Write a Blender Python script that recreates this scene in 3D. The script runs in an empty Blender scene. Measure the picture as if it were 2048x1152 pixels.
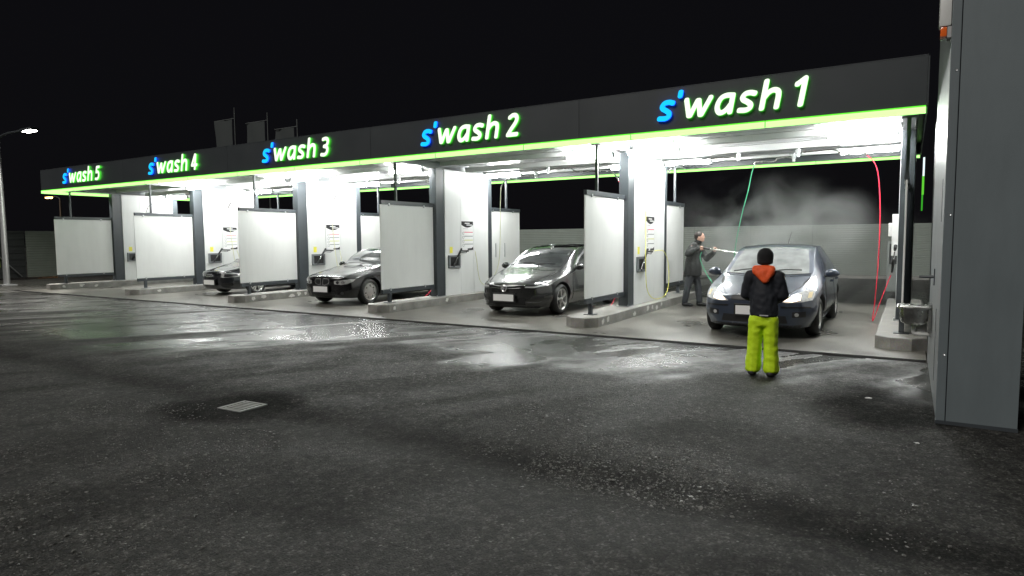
import bpy, bmesh, math, random
import numpy as np
from mathutils import Vector, Matrix, noise
from mathutils.bvhtree import BVHTree
from mathutils.geometry import delaunay_2d_cdt

random.seed(7)
rng = np.random.default_rng(7)
R = math.radians
SC = bpy.context.scene
COL = SC.collection

# ------------------------------------------------------------------ camera
cam_d = bpy.data.cameras.new('camera')
cam = bpy.data.objects.new('camera', cam_d)
COL.objects.link(cam)
cam_d.sensor_width = 36.0
cam_d.lens = 22.73
cam_d.clip_end = 2000
cam.matrix_world = Matrix(((0.85228618, -0.03310633, 0.52202705, 0.0),
                           (0.52302135, 0.06833445, -0.84957582, 0.0),
                           (-0.00754609, 0.99711302, 0.07555582, 1.62),
                           (0, 0, 0, 1)))
SC.camera = cam

# ------------------------------------------------------------------ night sky
world = bpy.data.worlds.new('World')
SC.world = world
world.use_nodes = True
wn = world.node_tree
bg = wn.nodes['Background']
sky = wn.nodes.new('ShaderNodeTexSky')
sky.sky_type = 'NISHITA'
sky.sun_disc = False
sky.sun_elevation = R(2.0)
sky.sun_rotation = R(200)
hsv = wn.nodes.new('ShaderNodeMix'); hsv.data_type = 'RGBA'
hsv.inputs[0].default_value = 0.93
hsv.inputs[7].default_value = (1.15, 1.12, 1.45, 1)
wn.links.new(sky.outputs[0], hsv.inputs[6])
wn.links.new(hsv.outputs[2], bg.inputs[0])
bg.inputs[1].default_value = 0.0024

# the yard's own site lighting: soft, weak, high, from behind the camera
sun_d = bpy.data.lights.new('site_light', 'SUN')
sun_d.energy = 1.35
sun_d.angle = R(25)
sun_d.color = (1.0, 0.97, 0.92)
sun = bpy.data.objects.new('site_light', sun_d)
COL.objects.link(sun)
sun.rotation_euler = Vector((0.35, 0.75, -0.75)).to_track_quat('-Z', 'Y').to_euler()

SC.view_settings.view_transform = 'Standard'
SC.view_settings.look = 'None'
SC.view_settings.gamma = 1
SC.view_settings.use_curve_mapping = False
SC.view_settings.exposure = 0.5
SC.render.engine = 'CYCLES'
cy = SC.cycles
cy.use_denoising = True
cy.denoiser = 'OPENIMAGEDENOISE'
cy.max_bounces = 6
cy.diffuse_bounces = 3
cy.glossy_bounces = 3
cy.transmission_bounces = 4
cy.volume_bounces = 0
cy.caustics_reflective = False
cy.caustics_refractive = False
cy.sample_clamp_indirect = 6
cy.volume_step_rate = 2.0

# ------------------------------------------------------------------ materials
def nodes_of(m):
    m.use_nodes = True
    nt = m.node_tree
    return nt, nt.nodes, nt.links, nt.nodes['Principled BSDF']

MATS = {}
def mat(name, col, rough=0.5, metal=0.0, var=0.12, scale=6.0, bump=0.0, bscale=60.0, spec=0.5, coat=0.0,
        emit=None, estr=0.0, rvar=0.1, dirt=0.0):
    if name in MATS: return MATS[name]
    m = bpy.data.materials.new(name)
    nt, N, L, b = nodes_of(m)
    b.inputs['Base Color'].default_value = (*col, 1)
    b.inputs['Roughness'].default_value = rough
    b.inputs['Metallic'].default_value = metal
    b.inputs['Specular IOR Level'].default_value = spec
    b.inputs['Coat Weight'].default_value = coat
    b.inputs['Coat Roughness'].default_value = 0.04
    if emit:
        b.inputs['Emission Color'].default_value = (*emit, 1)
        b.inputs['Emission Strength'].default_value = estr
    tc = N.new('ShaderNodeTexCoord')
    oi = N.new('ShaderNodeObjectInfo'); ofs = N.new('ShaderNodeMath'); ofs.operation = 'MULTIPLY'; ofs.inputs[1].default_value = 41.0
    L.new(oi.outputs['Random'], ofs.inputs[0])
    vad = N.new('ShaderNodeVectorMath'); vad.operation = 'ADD'; L.new(tc.outputs['Object'], vad.inputs[0]); L.new(ofs.outputs[0], vad.inputs[1])
    if var > 0:
        n1 = N.new('ShaderNodeTexNoise'); n1.inputs['Scale'].default_value = scale
        n1.inputs['Detail'].default_value = 6
        L.new(vad.outputs[0], n1.inputs['Vector'])
        mx = N.new('ShaderNodeMix'); mx.data_type = 'RGBA'
        mx.inputs[6].default_value = (*[c * (1 - var) for c in col], 1)
        mx.inputs[7].default_value = (*[min(1, c * (1 + var)) for c in col], 1)
        L.new(n1.outputs['Fac'], mx.inputs[0])
        out = mx.outputs[2]
        if dirt > 0:
            n2 = N.new('ShaderNodeTexNoise'); n2.inputs['Scale'].default_value = scale * 0.45
            n2.inputs['Detail'].default_value = 9; n2.inputs['Roughness'].default_value = 0.7
            vst = N.new('ShaderNodeVectorMath'); vst.operation = 'MULTIPLY'; vst.inputs[1].default_value = (3.0, 3.0, 0.5)
            L.new(vad.outputs[0], vst.inputs[0]); L.new(vst.outputs[0], n2.inputs['Vector'])
            rp = N.new('ShaderNodeMapRange'); rp.inputs[1].default_value = 0.45; rp.inputs[2].default_value = 0.75
            rp.inputs[4].default_value = dirt
            L.new(n2.outputs['Fac'], rp.inputs[0])
            m2 = N.new('ShaderNodeMix'); m2.data_type = 'RGBA'
            m2.inputs[7].default_value = (*[c * 0.45 for c in col], 1)
            L.new(rp.outputs[0], m2.inputs[0]); L.new(out, m2.inputs[6]); out = m2.outputs[2]
        L.new(out, b.inputs['Base Color'])
        if rvar > 0:
            r2 = N.new('ShaderNodeMapRange')
            r2.inputs[3].default_value = max(0.02, rough - rvar); r2.inputs[4].default_value = min(1, rough + rvar)
            L.new(n1.outputs['Fac'], r2.inputs[0]); L.new(r2.outputs[0], b.inputs['Roughness'])
    if bump > 0:
        n3 = N.new('ShaderNodeTexNoise'); n3.inputs['Scale'].default_value = bscale; n3.inputs['Detail'].default_value = 4
        L.new(tc.outputs['Object'], n3.inputs['Vector'])
        bp = N.new('ShaderNodeBump'); bp.inputs['Strength'].default_value = bump; bp.inputs['Distance'].default_value = 0.01
        L.new(n3.outputs['Fac'], bp.inputs['Height']); L.new(bp.outputs[0], b.inputs['Normal'])
    MATS[name] = m
    return m

def emat(name, col, strength):
    if name in MATS: return MATS[name]
    m = bpy.data.materials.new(name); m.use_nodes = True
    nt = m.node_tree; nt.nodes.clear()
    o = nt.nodes.new('ShaderNodeOutputMaterial'); e = nt.nodes.new('ShaderNodeEmission')
    e.inputs[0].default_value = (*col, 1); e.inputs[1].default_value = strength
    nt.links.new(e.outputs[0], o.inputs[0])
    MATS[name] = m
    return m

ANTH = mat('anthracite_steel', (0.045, 0.052, 0.058), 0.38, var=0.15, scale=3, rvar=0.1)
FASC = mat('fascia_composite', (0.040, 0.046, 0.050), 0.42, var=0.08, scale=1.5, rvar=0.08)
WHITE = mat('white_wall_sheet', (0.76, 0.77, 0.76), 0.35, var=0.04, scale=2, dirt=0.12)
BOARD = mat('white_splash_board', (0.78, 0.785, 0.77), 0.34, var=0.05, scale=1.2, dirt=0.16)
DECK = mat('white_roof_deck', (0.72, 0.73, 0.73), 0.3, var=0.05, scale=2)
GALV = mat('galvanised_steel', (0.55, 0.56, 0.57), 0.35, metal=0.85, var=0.15, scale=14)
STAIN = mat('stainless_steel', (0.62, 0.62, 0.60), 0.26, metal=1.0, var=0.1, scale=8)
CHROME = mat('chrome', (0.85, 0.85, 0.86), 0.2, metal=0.75, var=0.0)
BLACKP = mat('black_plastic', (0.012, 0.012, 0.013), 0.45, var=0.2, scale=10)
DARKRUB = mat('tyre_rubber', (0.012, 0.012, 0.012), 0.62, var=0.25, scale=20, bump=0.3, bscale=80)
PLATEW = mat('plate_white', (0.85, 0.85, 0.85), 0.35, var=0.0, emit=(1, 1, 1), estr=0.0)
GREENL = emat('lime_light', (0.38, 1.0, 0.22), 1.6)
GREENE = emat('lime_light_edge', (0.12, 0.85, 0.03), 1.0)
WHITEL = emat('sign_face_light', (0.86, 1.0, 0.76), 0.95)
SIGNG = emat('sign_return_green', (0.10, 0.9, 0.05), 0.8)
BLUEL = emat('sign_face_blue', (0.01, 0.52, 1.0), 0.95)
BLUES = emat('sign_return_blue', (0.01, 0.10, 1.0), 1.8)
GREENB = emat('sign_halo_green', (0.10, 0.9, 0.06), 4.5)
BLUEB = emat('sign_halo_blue', (0.01, 0.10, 1.0), 3.5)
LAMP = emat('led_tube', (0.98, 1.0, 0.98), 180.0)

def concrete_mat(name, col, slab=False):
    m = bpy.data.materials.new(name)
    nt, N, L, b = nodes_of(m)
    tc = N.new('ShaderNodeTexCoord')
    n1 = N.new('ShaderNodeTexNoise'); n1.inputs['Scale'].default_value = 0.7 if slab else 3.5; n1.inputs['Detail'].default_value = 6 if slab else 10
    n1.inputs['Roughness'].default_value = 0.5
    n2 = N.new('ShaderNodeTexNoise'); n2.inputs['Scale'].default_value = 45; n2.inputs['Detail'].default_value = 6
    for n in (n1, n2): L.new(tc.outputs['Object'], n.inputs['Vector'])
    cr = N.new('ShaderNodeValToRGB')
    cr.color_ramp.elements[0].position = 0.36 if slab else 0.28; cr.color_ramp.elements[1].position = 0.64 if slab else 0.72
    lo = 0.48 if slab else 0.55
    cr.color_ramp.elements[0].color = (*[c * lo for c in col], 1); cr.color_ramp.elements[1].color = (*[c * 1.12 for c in col], 1)
    L.new(n1.outputs['Fac'], cr.inputs[0])
    mx = N.new('ShaderNodeMix'); mx.data_type = 'RGBA'; mx.blend_type = 'OVERLAY'; mx.inputs[0].default_value = 0.45
    L.new(cr.outputs[0], mx.inputs[6]); L.new(n2.outputs['Color'], mx.inputs[7])
    hs = N.new('ShaderNodeHueSaturation'); hs.inputs['Saturation'].default_value = 0.75
    L.new(mx.outputs[2], hs.inputs['Color'])
    L.new(hs.outputs[0], b.inputs['Base Color'])
    mr = N.new('ShaderNodeMapRange'); mr.inputs[1].default_value = 0.35; mr.inputs[2].default_value = 0.65
    mr.inputs[3].default_value = 0.26 if slab else 0.55; mr.inputs[4].default_value = 0.48 if slab else 0.85
    L.new(n1.outputs['Fac'], mr.inputs[0]); L.new(mr.outputs[0], b.inputs['Roughness'])
    bp = N.new('ShaderNodeBump'); bp.inputs['Strength'].default_value = 0.25; bp.inputs['Distance'].default_value = 0.006
    L.new(n2.outputs['Fac'], bp.inputs['Height']); L.new(bp.outputs[0], b.inputs['Normal'])
    return m
SLAB = concrete_mat('wet_concrete_slab', (0.175, 0.165, 0.14), True)
KERB = concrete_mat('kerb_concrete', (0.27, 0.26, 0.235))

def asphalt_mat():
    m = bpy.data.materials.new('wet_asphalt')
    nt, N, L, b = nodes_of(m)
    tc = N.new('ShaderNodeTexCoord')
    at = N.new('ShaderNodeAttribute'); at.attribute_name = 'wet'
    ag = N.new('ShaderNodeTexVoronoi'); ag.inputs['Scale'].default_value = 75
    fine = N.new('ShaderNodeTexNoise'); fine.inputs['Scale'].default_value = 150; fine.inputs['Detail'].default_value = 3
    big = N.new('ShaderNodeTexNoise'); big.inputs['Scale'].default_value = 2.2; big.inputs['Detail'].default_value = 9
    big.inputs['Roughness'].default_value = 0.68
    for n in (ag, fine, big): L.new(tc.outputs['Object'], n.inputs['Vector'])
    # aggregate colour
    rc = N.new('ShaderNodeValToRGB')
    rc.color_ramp.elements[0].color = (0.012, 0.012, 0.0115, 1); rc.color_ramp.elements[1].color = (0.36, 0.355, 0.33, 1)
    e = rc.color_ramp.elements.new(0.88); e.color = (0.12, 0.118, 0.11, 1)
    e = rc.color_ramp.elements.new(0.58); e.color = (0.047, 0.0455, 0.039, 1)
    L.new(ag.outputs['Color'], rc.inputs[0])
    mb = N.new('ShaderNodeMapRange'); mb.inputs[1].default_value = 0.3; mb.inputs[2].default_value = 0.7
    mb.inputs[3].default_value = 0.40; mb.inputs[4].default_value = 1.15
    L.new(big.outputs['Fac'], mb.inputs[0])
    mot = N.new('ShaderNodeTexNoise'); mot.inputs['Scale'].default_value = 13; mot.inputs['Detail'].default_value = 6; mot.inputs['Roughness'].default_value = 0.75
    L.new(tc.outputs['Object'], mot.inputs['Vector'])
    mo = N.new('ShaderNodeMapRange'); mo.inputs[1].default_value = 0.36; mo.inputs[2].default_value = 0.64; mo.inputs[3].default_value = 0.22; mo.inputs[4].default_value = 1.75
    L.new(mot.outputs['Fac'], mo.inputs[0])
    mk = N.new('ShaderNodeMath'); mk.operation = 'MULTIPLY'; L.new(mb.outputs[0], mk.inputs[0]); L.new(mo.outputs[0], mk.inputs[1]); mb = mk
    wd = N.new('ShaderNodeMapRange'); wd.inputs[3].default_value = 1.0; wd.inputs[4].default_value = 0.62
    L.new(at.outputs['Fac'], wd.inputs[0])
    mm = N.new('ShaderNodeMath'); mm.operation = 'MULTIPLY'
    L.new(mb.outputs[0], mm.inputs[0]); L.new(wd.outputs[0], mm.inputs[1])
    ad2 = N.new('ShaderNodeAttribute'); ad2.attribute_name = 'silt'
    sd = N.new('ShaderNodeMapRange'); sd.inputs[3].default_value = 1.0; sd.inputs[4].default_value = 0.25
    L.new(ad2.outputs['Fac'], sd.inputs[0])
    m3 = N.new('ShaderNodeMath'); m3.operation = 'MULTIPLY'; L.new(mm.outputs[0], m3.inputs[0]); L.new(sd.outputs[0], m3.inputs[1]); mm = m3
    vm = N.new('ShaderNodeVectorMath'); vm.operation = 'SCALE'
    L.new(rc.outputs[0], vm.inputs[0]); L.new(mm.outputs[0], vm.inputs['Scale'])
    L.new(vm.outputs[0], b.inputs['Base Color'])
    # roughness from wetness, broken up
    ad = N.new('ShaderNodeMath'); ad.operation = 'MULTIPLY_ADD'; ad.inputs[1].default_value = 0.7; ad.inputs[2].default_value = -0.35
    L.new(big.outputs['Fac'], ad.inputs[0])
    sm = N.new('ShaderNodeMath'); sm.operation = 'ADD'; L.new(at.outputs['Fac'], sm.inputs[0]); L.new(ad.outputs[0], sm.inputs[1])
    rr = N.new('ShaderNodeMapRange'); rr.inputs[1].default_value = 0.15; rr.inputs[2].default_value = 0.85
    rr.inputs[3].default_value = 0.70; rr.inputs[4].default_value = 0.22
    L.new(sm.outputs[0], rr.inputs[0])
    sr = N.new('ShaderNodeMath'); sr.operation = 'MULTIPLY_ADD'; sr.inputs[1].default_value = 0.35
    L.new(ad2.outputs['Fac'], sr.inputs[0]); L.new(rr.outputs[0], sr.inputs[2]); L.new(sr.outputs[0], b.inputs['Roughness'])
    ss = N.new('ShaderNodeMapRange'); ss.inputs[3].default_value = 0.42; ss.inputs[4].default_value = 0.10
    L.new(ad2.outputs['Fac'], ss.inputs[0]); L.new(ss.outputs[0], b.inputs['Specular IOR Level'])
    # relief: stones sticking out where it is dry, drowned where wet
    hs = N.new('ShaderNodeMath'); hs.operation = 'MULTIPLY_ADD'; hs.inputs[1].default_value = -0.8
    L.new(ag.outputs['Distance'], hs.inputs[0]); L.new(fine.outputs['Fac'], hs.inputs[2])
    bs = N.new('ShaderNodeMapRange'); bs.inputs[3].default_value = 1.0; bs.inputs[4].default_value = 0.10
    L.new(at.outputs['Fac'], bs.inputs[0])
    bp = N.new('ShaderNodeBump'); bp.inputs['Distance'].default_value = 0.016
    L.new(bs.outputs[0], bp.inputs['Strength']); L.new(hs.outputs[0], bp.inputs['Height'])
    L.new(bp.outputs[0], b.inputs['Normal'])
    return m
ASPH = asphalt_mat()

# ------------------------------------------------------------------ builders
WL = {}
class MB:
    def __init__(s): s.v = []; s.f = []; s.mi = []
    def add(s, vs, fs, mi=0):
        o = len(s.v); s.v += [tuple(p) for p in vs]; s.f += [tuple(i + o for i in f) for f in fs]; s.mi += [mi] * len(fs); return s
    def box(s, x0, x1, y0, y1, z0, z1, ch=0.0):
        if ch <= 0:
            vs = [(x, y, z) for z in (z0, z1) for y in (y0, y1) for x in (x0, x1)]
            return s.add(vs, [(0, 2, 3, 1), (4, 5, 7, 6), (0, 1, 5, 4), (2, 6, 7, 3), (0, 4, 6, 2), (1, 3, 7, 5)])
        bm = bmesh.new()
        r = bmesh.ops.create_cube(bm, size=1.0)
        for v in bm.verts:
            v.co = Vector(((x0 + x1) / 2 + v.co.x * (x1 - x0), (y0 + y1) / 2 + v.co.y * (y1 - y0), (z0 + z1) / 2 + v.co.z * (z1 - z0)))
        bmesh.ops.bevel(bm, geom=list(bm.edges), offset=ch, segments=2, affect='EDGES', profile=0.6)
        bm.verts.index_update()
        s.add([v.co for v in bm.verts], [[v.index for v in f.verts] for f in bm.faces]); bm.free(); return s
    def prism(s, poly, axis, a, b):
        n = len(poly)
        def p(u, w, t):
            return {0: (t, u, w), 1: (u, t, w), 2: (u, w, t)}[axis]
        vs = [p(u, w, a) for u, w in poly] + [p(u, w, b) for u, w in poly]
        fs = [tuple(range(n)), tuple(range(2 * n - 1, n - 1, -1))] + [(i, i + n, (i + 1) % n + n, (i + 1) % n) for i in range(n)]
        return s.add(vs, fs)
    def tube(s, pts, r, n=8, smooth=0, r2=None):
        pts = [Vector(p) for p in pts]
        if smooth: pts = catmull(pts, smooth)
        m = len(pts); vs = []; fs = []
        up = None
        for i, p in enumerate(pts):
            d = (pts[min(i + 1, m - 1)] - pts[max(i - 1, 0)]).normalized()
            if up is None: up = d.orthogonal().normalized()
            else: up = (up - d * up.dot(d)).normalized()
            w = d.cross(up)
            rr = r if r2 is None else r + (r2 - r) * i / (m - 1)
            for k in range(n):
                a = 2 * math.pi * k / n
                vs.append(p + up * (rr * math.cos(a)) + w * (rr * math.sin(a)))
        for i in range(m - 1):
            for k in range(n):
                fs.append((i * n + k, i * n + (k + 1) % n, (i + 1) * n + (k + 1) % n, (i + 1) * n + k))
        fs.append(tuple(range(n - 1, -1, -1))); fs.append(tuple((m - 1) * n + k for k in range(n)))
        return s.add(vs, fs)
    def lathe(s, prof, c, axis=0, n=24, closed=False):
        # prof: (offset along axis, radius)
        vs = []; fs = []; m = len(prof)
        for t, r in prof:
            for k in range(n):
                a = 2 * math.pi * k / n; u, w = r * math.cos(a), r * math.sin(a)
                o = {0: (t, u, w), 1: (u, t, w), 2: (u, w, t)}[axis]
                vs.append((c[0] + o[0], c[1] + o[1], c[2] + o[2]))
        for i in range(m if closed else m - 1):
            j = (i + 1) % m
            for k in range(n):
                fs.append((i * n + k, i * n + (k + 1) % n, j * n + (k + 1) % n, j * n + k))
        return s.add(vs, fs)
    def torus(s, c, R_, r, axis=1, n=24, m=8):
        return s.lathe([(r * math.sin(2 * math.pi * i / m), R_ + r * math.cos(2 * math.pi * i / m)) for i in range(m)], c, axis, n, True)
    def ell(s, c, rad, n=14, m=9):
        vs = []; fs = []
        for i in range(m + 1):
            th = math.pi * i / m
            for k in range(n):
                a = 2 * math.pi * k / n
                vs.append((c[0] + rad[0] * math.sin(th) * math.cos(a), c[1] + rad[1] * math.sin(th) * math.sin(a), c[2] + rad[2] * math.cos(th)))
        for i in range(m):
            for k in range(n):
                fs.append((i * n + k, (i + 1) * n + k, (i + 1) * n + (k + 1) % n, i * n + (k + 1) % n))
        return s.add(vs, fs)

def catmull(pts, k):
    out = []
    n = len(pts)
    for i in range(n - 1):
        p0, p1, p2, p3 = pts[max(i - 1, 0)], pts[i], pts[i + 1], pts[min(i + 2, n - 1)]
        for j in range(k):
            t = j / k
            out.append(0.5 * ((2 * p1) + (p2 - p0) * t + (2 * p0 - 5 * p1 + 4 * p2 - p3) * t * t + (3 * p1 - p0 - 3 * p2 + p3) * t ** 3))
    out.append(pts[-1]); return out

def mesh_obj(name, vs, fs, mats, parent=None, smooth=False, mi=None, loc=(0, 0, 0), sharp=35):
    base = WL.get(parent.name, Vector((0, 0, 0))) if parent else Vector(loc)
    me = bpy.data.meshes.new(name)
    me.from_pydata([tuple(Vector(p) - base) for p in vs], [], fs)
    if not isinstance(mats, (list, tuple)): mats = [mats]
    for m in mats: me.materials.append(m)
    if mi is not None and any(mi): me.polygons.foreach_set('material_index', mi)
    bm = bmesh.new(); bm.from_mesh(me)
    bmesh.ops.remove_doubles(bm, verts=bm.verts, dist=1e-6)
    bmesh.ops.recalc_face_normals(bm, faces=bm.faces); bm.to_mesh(me); bm.free()
    if smooth:
        me.polygons.foreach_set('use_smooth', [True] * len(me.polygons)); me.set_sharp_from_angle(angle=R(sharp))
    o = bpy.data.objects.new(name, me); COL.objects.link(o)
    if parent: o.parent = parent
    else: o.location = loc
    WL[o.name] = base.copy()
    return o
def P(name, mb, mats, parent=None, smooth=False, sharp=35, label=None):
    o = mesh_obj(name, mb.v, mb.f, mats, parent, smooth, mb.mi, sharp=sharp)
    if label: o['label'] = label
    return o
def tag(o, label, cat, group=None):
    o['label'] = label; o['category'] = cat
    if group: o['group'] = group
    return o
def T(name, label, cat, loc, group=None):
    o = bpy.data.objects.new(name, None); COL.objects.link(o)
    o.location = loc; o.empty_display_size = 0.2; WL[o.name] = Vector(loc)
    return tag(o, label, cat, group)
def S(name, mb, mats, loc=(0, 0, 0), label=None, kind='structure', smooth=False):
    o = mesh_obj(name, mb.v, mb.f, mats, None, smooth, mb.mi, loc)
    o['kind'] = kind
    if label: o['label'] = label
    return o
def solo(name, mb, mats, loc, label, cat, group=None, smooth=False):
    o = mesh_obj(name, mb.v, mb.f, mats, None, smooth, mb.mi, loc)
    return tag(o, label, cat, group)

# ------------------------------------------------------------------ ground
def vnoise(x, y, sc, seed=0):
    x = x * sc + seed * 17.3; y = y * sc + seed * 9.1
    xi = np.floor(x).astype(int); yi = np.floor(y).astype(int); xf = x - xi; yf = y - yi
    u = xf * xf * (3 - 2 * xf); v = yf * yf * (3 - 2 * yf)
    def h(a, b):
        n = (a * 374761393 + b * 668265263 + seed * 1442695) & 0x7fffffff
        n = ((n ^ (n >> 13)) * 1274126177) & 0x7fffffff
        return ((n ^ (n >> 16)) & 0xffff) / 65535.0
    return (h(xi, yi) * (1 - u) + h(xi + 1, yi) * u) * (1 - v) + (h(xi, yi + 1) * (1 - u) + h(xi + 1, yi + 1) * u) * v
def fbm(x, y, sc, seed=0, o=4):
    t = 0; a = 0.5
    for i in range(o): t = t + a * vnoise(x, y, sc * 2 ** i, seed + i); a *= 0.5
    return t / (1 - 0.5 ** o)
def sstep(a, b, x):
    t = np.clip((x - a) / (b - a), 0, 1); return t * t * (3 - 2 * t)

def ground_z(X, Y):
    """asphalt falls very slightly to the drain valley at y = 4.15"""
    d = np.abs(Y - (4.12 + 0.03 * (X + 6)*-1*0.6))
    return -0.012 - 0.03 * np.exp(-(d / 0.35) ** 2) * ((X > -16) & (X < 1)) + 0.008 * (fbm(X, Y, 0.9, 3) - 0.5)

def build_ground():
    xs = np.concatenate([[-400, -150, -70, -45], np.arange(-34, 3.01, 0.09), [6, 20, 60, 200]])
    ys = np.concatenate([[-300, -80, -20, -5], np.arange(0, 9.86, 0.07), [9.86, 12, 18, 26, 40, 80, 200, 500]])
    X, Y = np.meshgrid(xs, ys)
    Z = ground_z(X, Y)
    inner = (X > -34.5) & (X < 3.3) & (Y > -0.1) & (Y < 9.83)
    Z = np.where(inner, Z, -0.022)
    Z = np.where((Y > 9.8) & (Y < 9.9), -0.03, Z)
    # wetness
    a, b_ = 0.52, 0.854
    u = X * a + Y * b_; w = -X * b_ + Y * a
    streak = fbm(u * 0.30, w * 2.6, 1.0, 11, 5)
    patch = fbm(X, Y, 0.8, 21, 6)
    near = sstep(6.3 + 0.5 * np.sin(X * 0.9), 8.5, Y + 2.2 * (patch - 0.5))
    left = sstep(-5.0, -11, X) * sstep(3.6, 6.2, Y)
    wet = np.clip(np.maximum(near, left * 0.85) * (0.15 + 1.35 * sstep(0.30, 0.72, 0.62 * streak + 0.38 * patch)), 0, 1)
    for ex, ey, ru, rw, amp in ((-8.9, 7.9, 1.9, 1.05, 1.0), (-4.75, 7.5, 1.0, 0.65, 1.0), (-2.9, 8.2, 1.3, 0.6, 0.8)):
        du = ((X - ex) * a + (Y - ey) * b_) / ru; dw = (-(X - ex) * b_ + (Y - ey) * a) / rw
        wet = np.maximum(wet, amp * sstep(1.15, 0.55, np.hypot(du, dw) + 1.3 * (streak - 0.5) + 0.7 * (patch - 0.5)))
    d = np.abs(Y - (4.12 - 0.02 * (X + 6)) - 0.25 * (fbm(X, Y, 0.5, 5) - 0.5))
    silt = np.exp(-(d / 0.34) ** 2) * (X > -14) * (0.30 + 0.55 * fbm(X, Y, 1.3, 8))
    gd = np.sqrt((X + 5.65) ** 2 + (Y - 4.0) ** 2)
    silt = np.maximum(silt, 0.9 * sstep(0.95, 0.35, gd + 0.7 * (patch - 0.5)))
    silt = np.maximum(silt, 0.9 * sstep(0.9, 0.3, np.hypot((X - 0.0) * 1.0, (Y - 7.1) * 0.8) + 0.7 * (patch - 0.5)))
    silt = np.maximum(silt, 0.26 * sstep(0.48, 0.66, fbm(X, Y, 1.1, 51)))
    silt = np.clip(np.maximum(silt, 0.32 * sstep(0.52, 0.70, fbm(u * 0.3, w * 2.6, 1.0, 61, 5)) * sstep(9.5, 5.0, Y)), 0, 1)
    ny, nx = X.shape
    vs = np.stack([X.ravel(), Y.ravel(), Z.ravel()], 1)
    i = np.arange(ny * nx).reshape(ny, nx)
    fs = np.stack([i[:-1, :-1].ravel(), i[:-1, 1:].ravel(), i[1:, 1:].ravel(), i[1:, :-1].ravel()], 1)
    cxy = vs[fs].mean(axis=1)
    fs = fs[~((np.abs(cxy[:, 0] + 5.63) < 0.10) & (np.abs(cxy[:, 1] - 4.0) < 0.10))]
    me = bpy.data.meshes.new('asphalt_yard')
    me.from_pydata(vs.tolist(), [], fs.tolist())
    at = me.attributes.new('wet', 'FLOAT', 'POINT'); at.data.foreach_set('value', wet.ravel().astype(np.float32))
    at = me.attributes.new('silt', 'FLOAT', 'POINT'); at.data.foreach_set('value', silt.ravel().astype(np.float32))
    me.polygons.foreach_set('use_smooth', [True] * len(me.polygons))
    me.materials.append(ASPH)
    o = bpy.data.objects.new('asphalt_yard', me); COL.objects.link(o); o['kind'] = 'structure'
    o['label'] = 'wet dark asphalt yard in front of and behind the wash bays'
build_ground()

NUM = ['zero', 'one', 'two', 'three', 'four', 'five']
BAY = 5.05
CX = [-0.065 - BAY * k for k in range(6)]
# slab: one concrete plate per bay, narrow joints between
for k in range(5):
    x1 = CX[k] - (0 if k else -0.30); x0 = CX[k + 1] + 0.012 - (0.55 if k == 4 else 0)
    if k: x1 -= 0.0
    S('concrete_slab', MB().box(x0, x1, 9.93, 17.7, -0.2, 0.0), SLAB, (x0, 9.93, 0),
      'wet concrete floor slab of wash bay %s' % NUM[k + 1])
S('drain_channel', MB().box(-26.0, 0.23, 9.862, 9.928, -0.2, -0.035).box(-26.0, 0.23, 9.858, 9.866, -0.05, 0.0).box(-26.0, 0.23, 9.922, 9.929, -0.05, 0.002),
  mat('channel_steel', (0.02, 0.02, 0.02), 0.6), (-13, 9.89, 0), 'dark slotted drain channel along the front edge of the slab')

# loose grit on the dry foreground asphalt
def grit():
    n = 15000
    ico = bmesh.new(); bmesh.ops.create_icosphere(ico, subdivisions=1, radius=1.0)
    iv = np.array([v.co[:] for v in ico.verts]); ifc = np.array([[v.index for v in f.verts] for f in ico.faces]); ico.free()
    X = rng.uniform(-7, 0.6, n * 5); Y = rng.uniform(1.2, 7.0, n * 5)
    dens = sstep(0.42, 0.62, fbm(X, Y, 0.9, 41)) * (1 - 0.75 * sstep(4.4, 6.6, Y))
    dens = dens * (0.25 + np.exp(-((X + 2.0) / 1.9) ** 2 - ((Y - 4.2) / 1.7) ** 2)) * sstep(0.5, -0.6, X)
    keep = rng.random(n * 5) < dens * 1.2
    X = X[keep][:n]; Y = Y[keep][:n]; Z = ground_z(X, Y)
    V = []; F = []
    for i in range(len(X)):
        s = float(np.clip(rng.lognormal(math.log(0.0050), 0.42), 0.0025, 0.013))
        sc = s * rng.uniform(0.6, 1.3, 3); sc[2] *= 0.6
        an = rng.uniform(0, 6.28); c, q = math.cos(an), math.sin(an)
        p = iv * sc * (1 + 0.25 * rng.standard_normal((len(iv), 1)))
        p = np.stack([p[:, 0] * c - p[:, 1] * q + X[i], p[:, 0] * q + p[:, 1] * c + Y[i], p[:, 2] + Z[i] + s * 0.2], 1)
        V.append(p); F.append(ifc + i * len(iv))
    V = np.concatenate(V); F = np.concatenate(F)
    me = bpy.data.meshes.new('grit'); me.from_pydata(V.tolist(), [], F.tolist())
    me.materials.append(mat('grit_stone', (0.15, 0.146, 0.135), 0.30, var=0.7, scale=30))
    o = bpy.data.objects.new('grit', me); COL.objects.link(o); o['kind'] = 'stuff'
    o['label'] = 'loose grey grit scattered over the dry asphalt'
grit()

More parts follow.
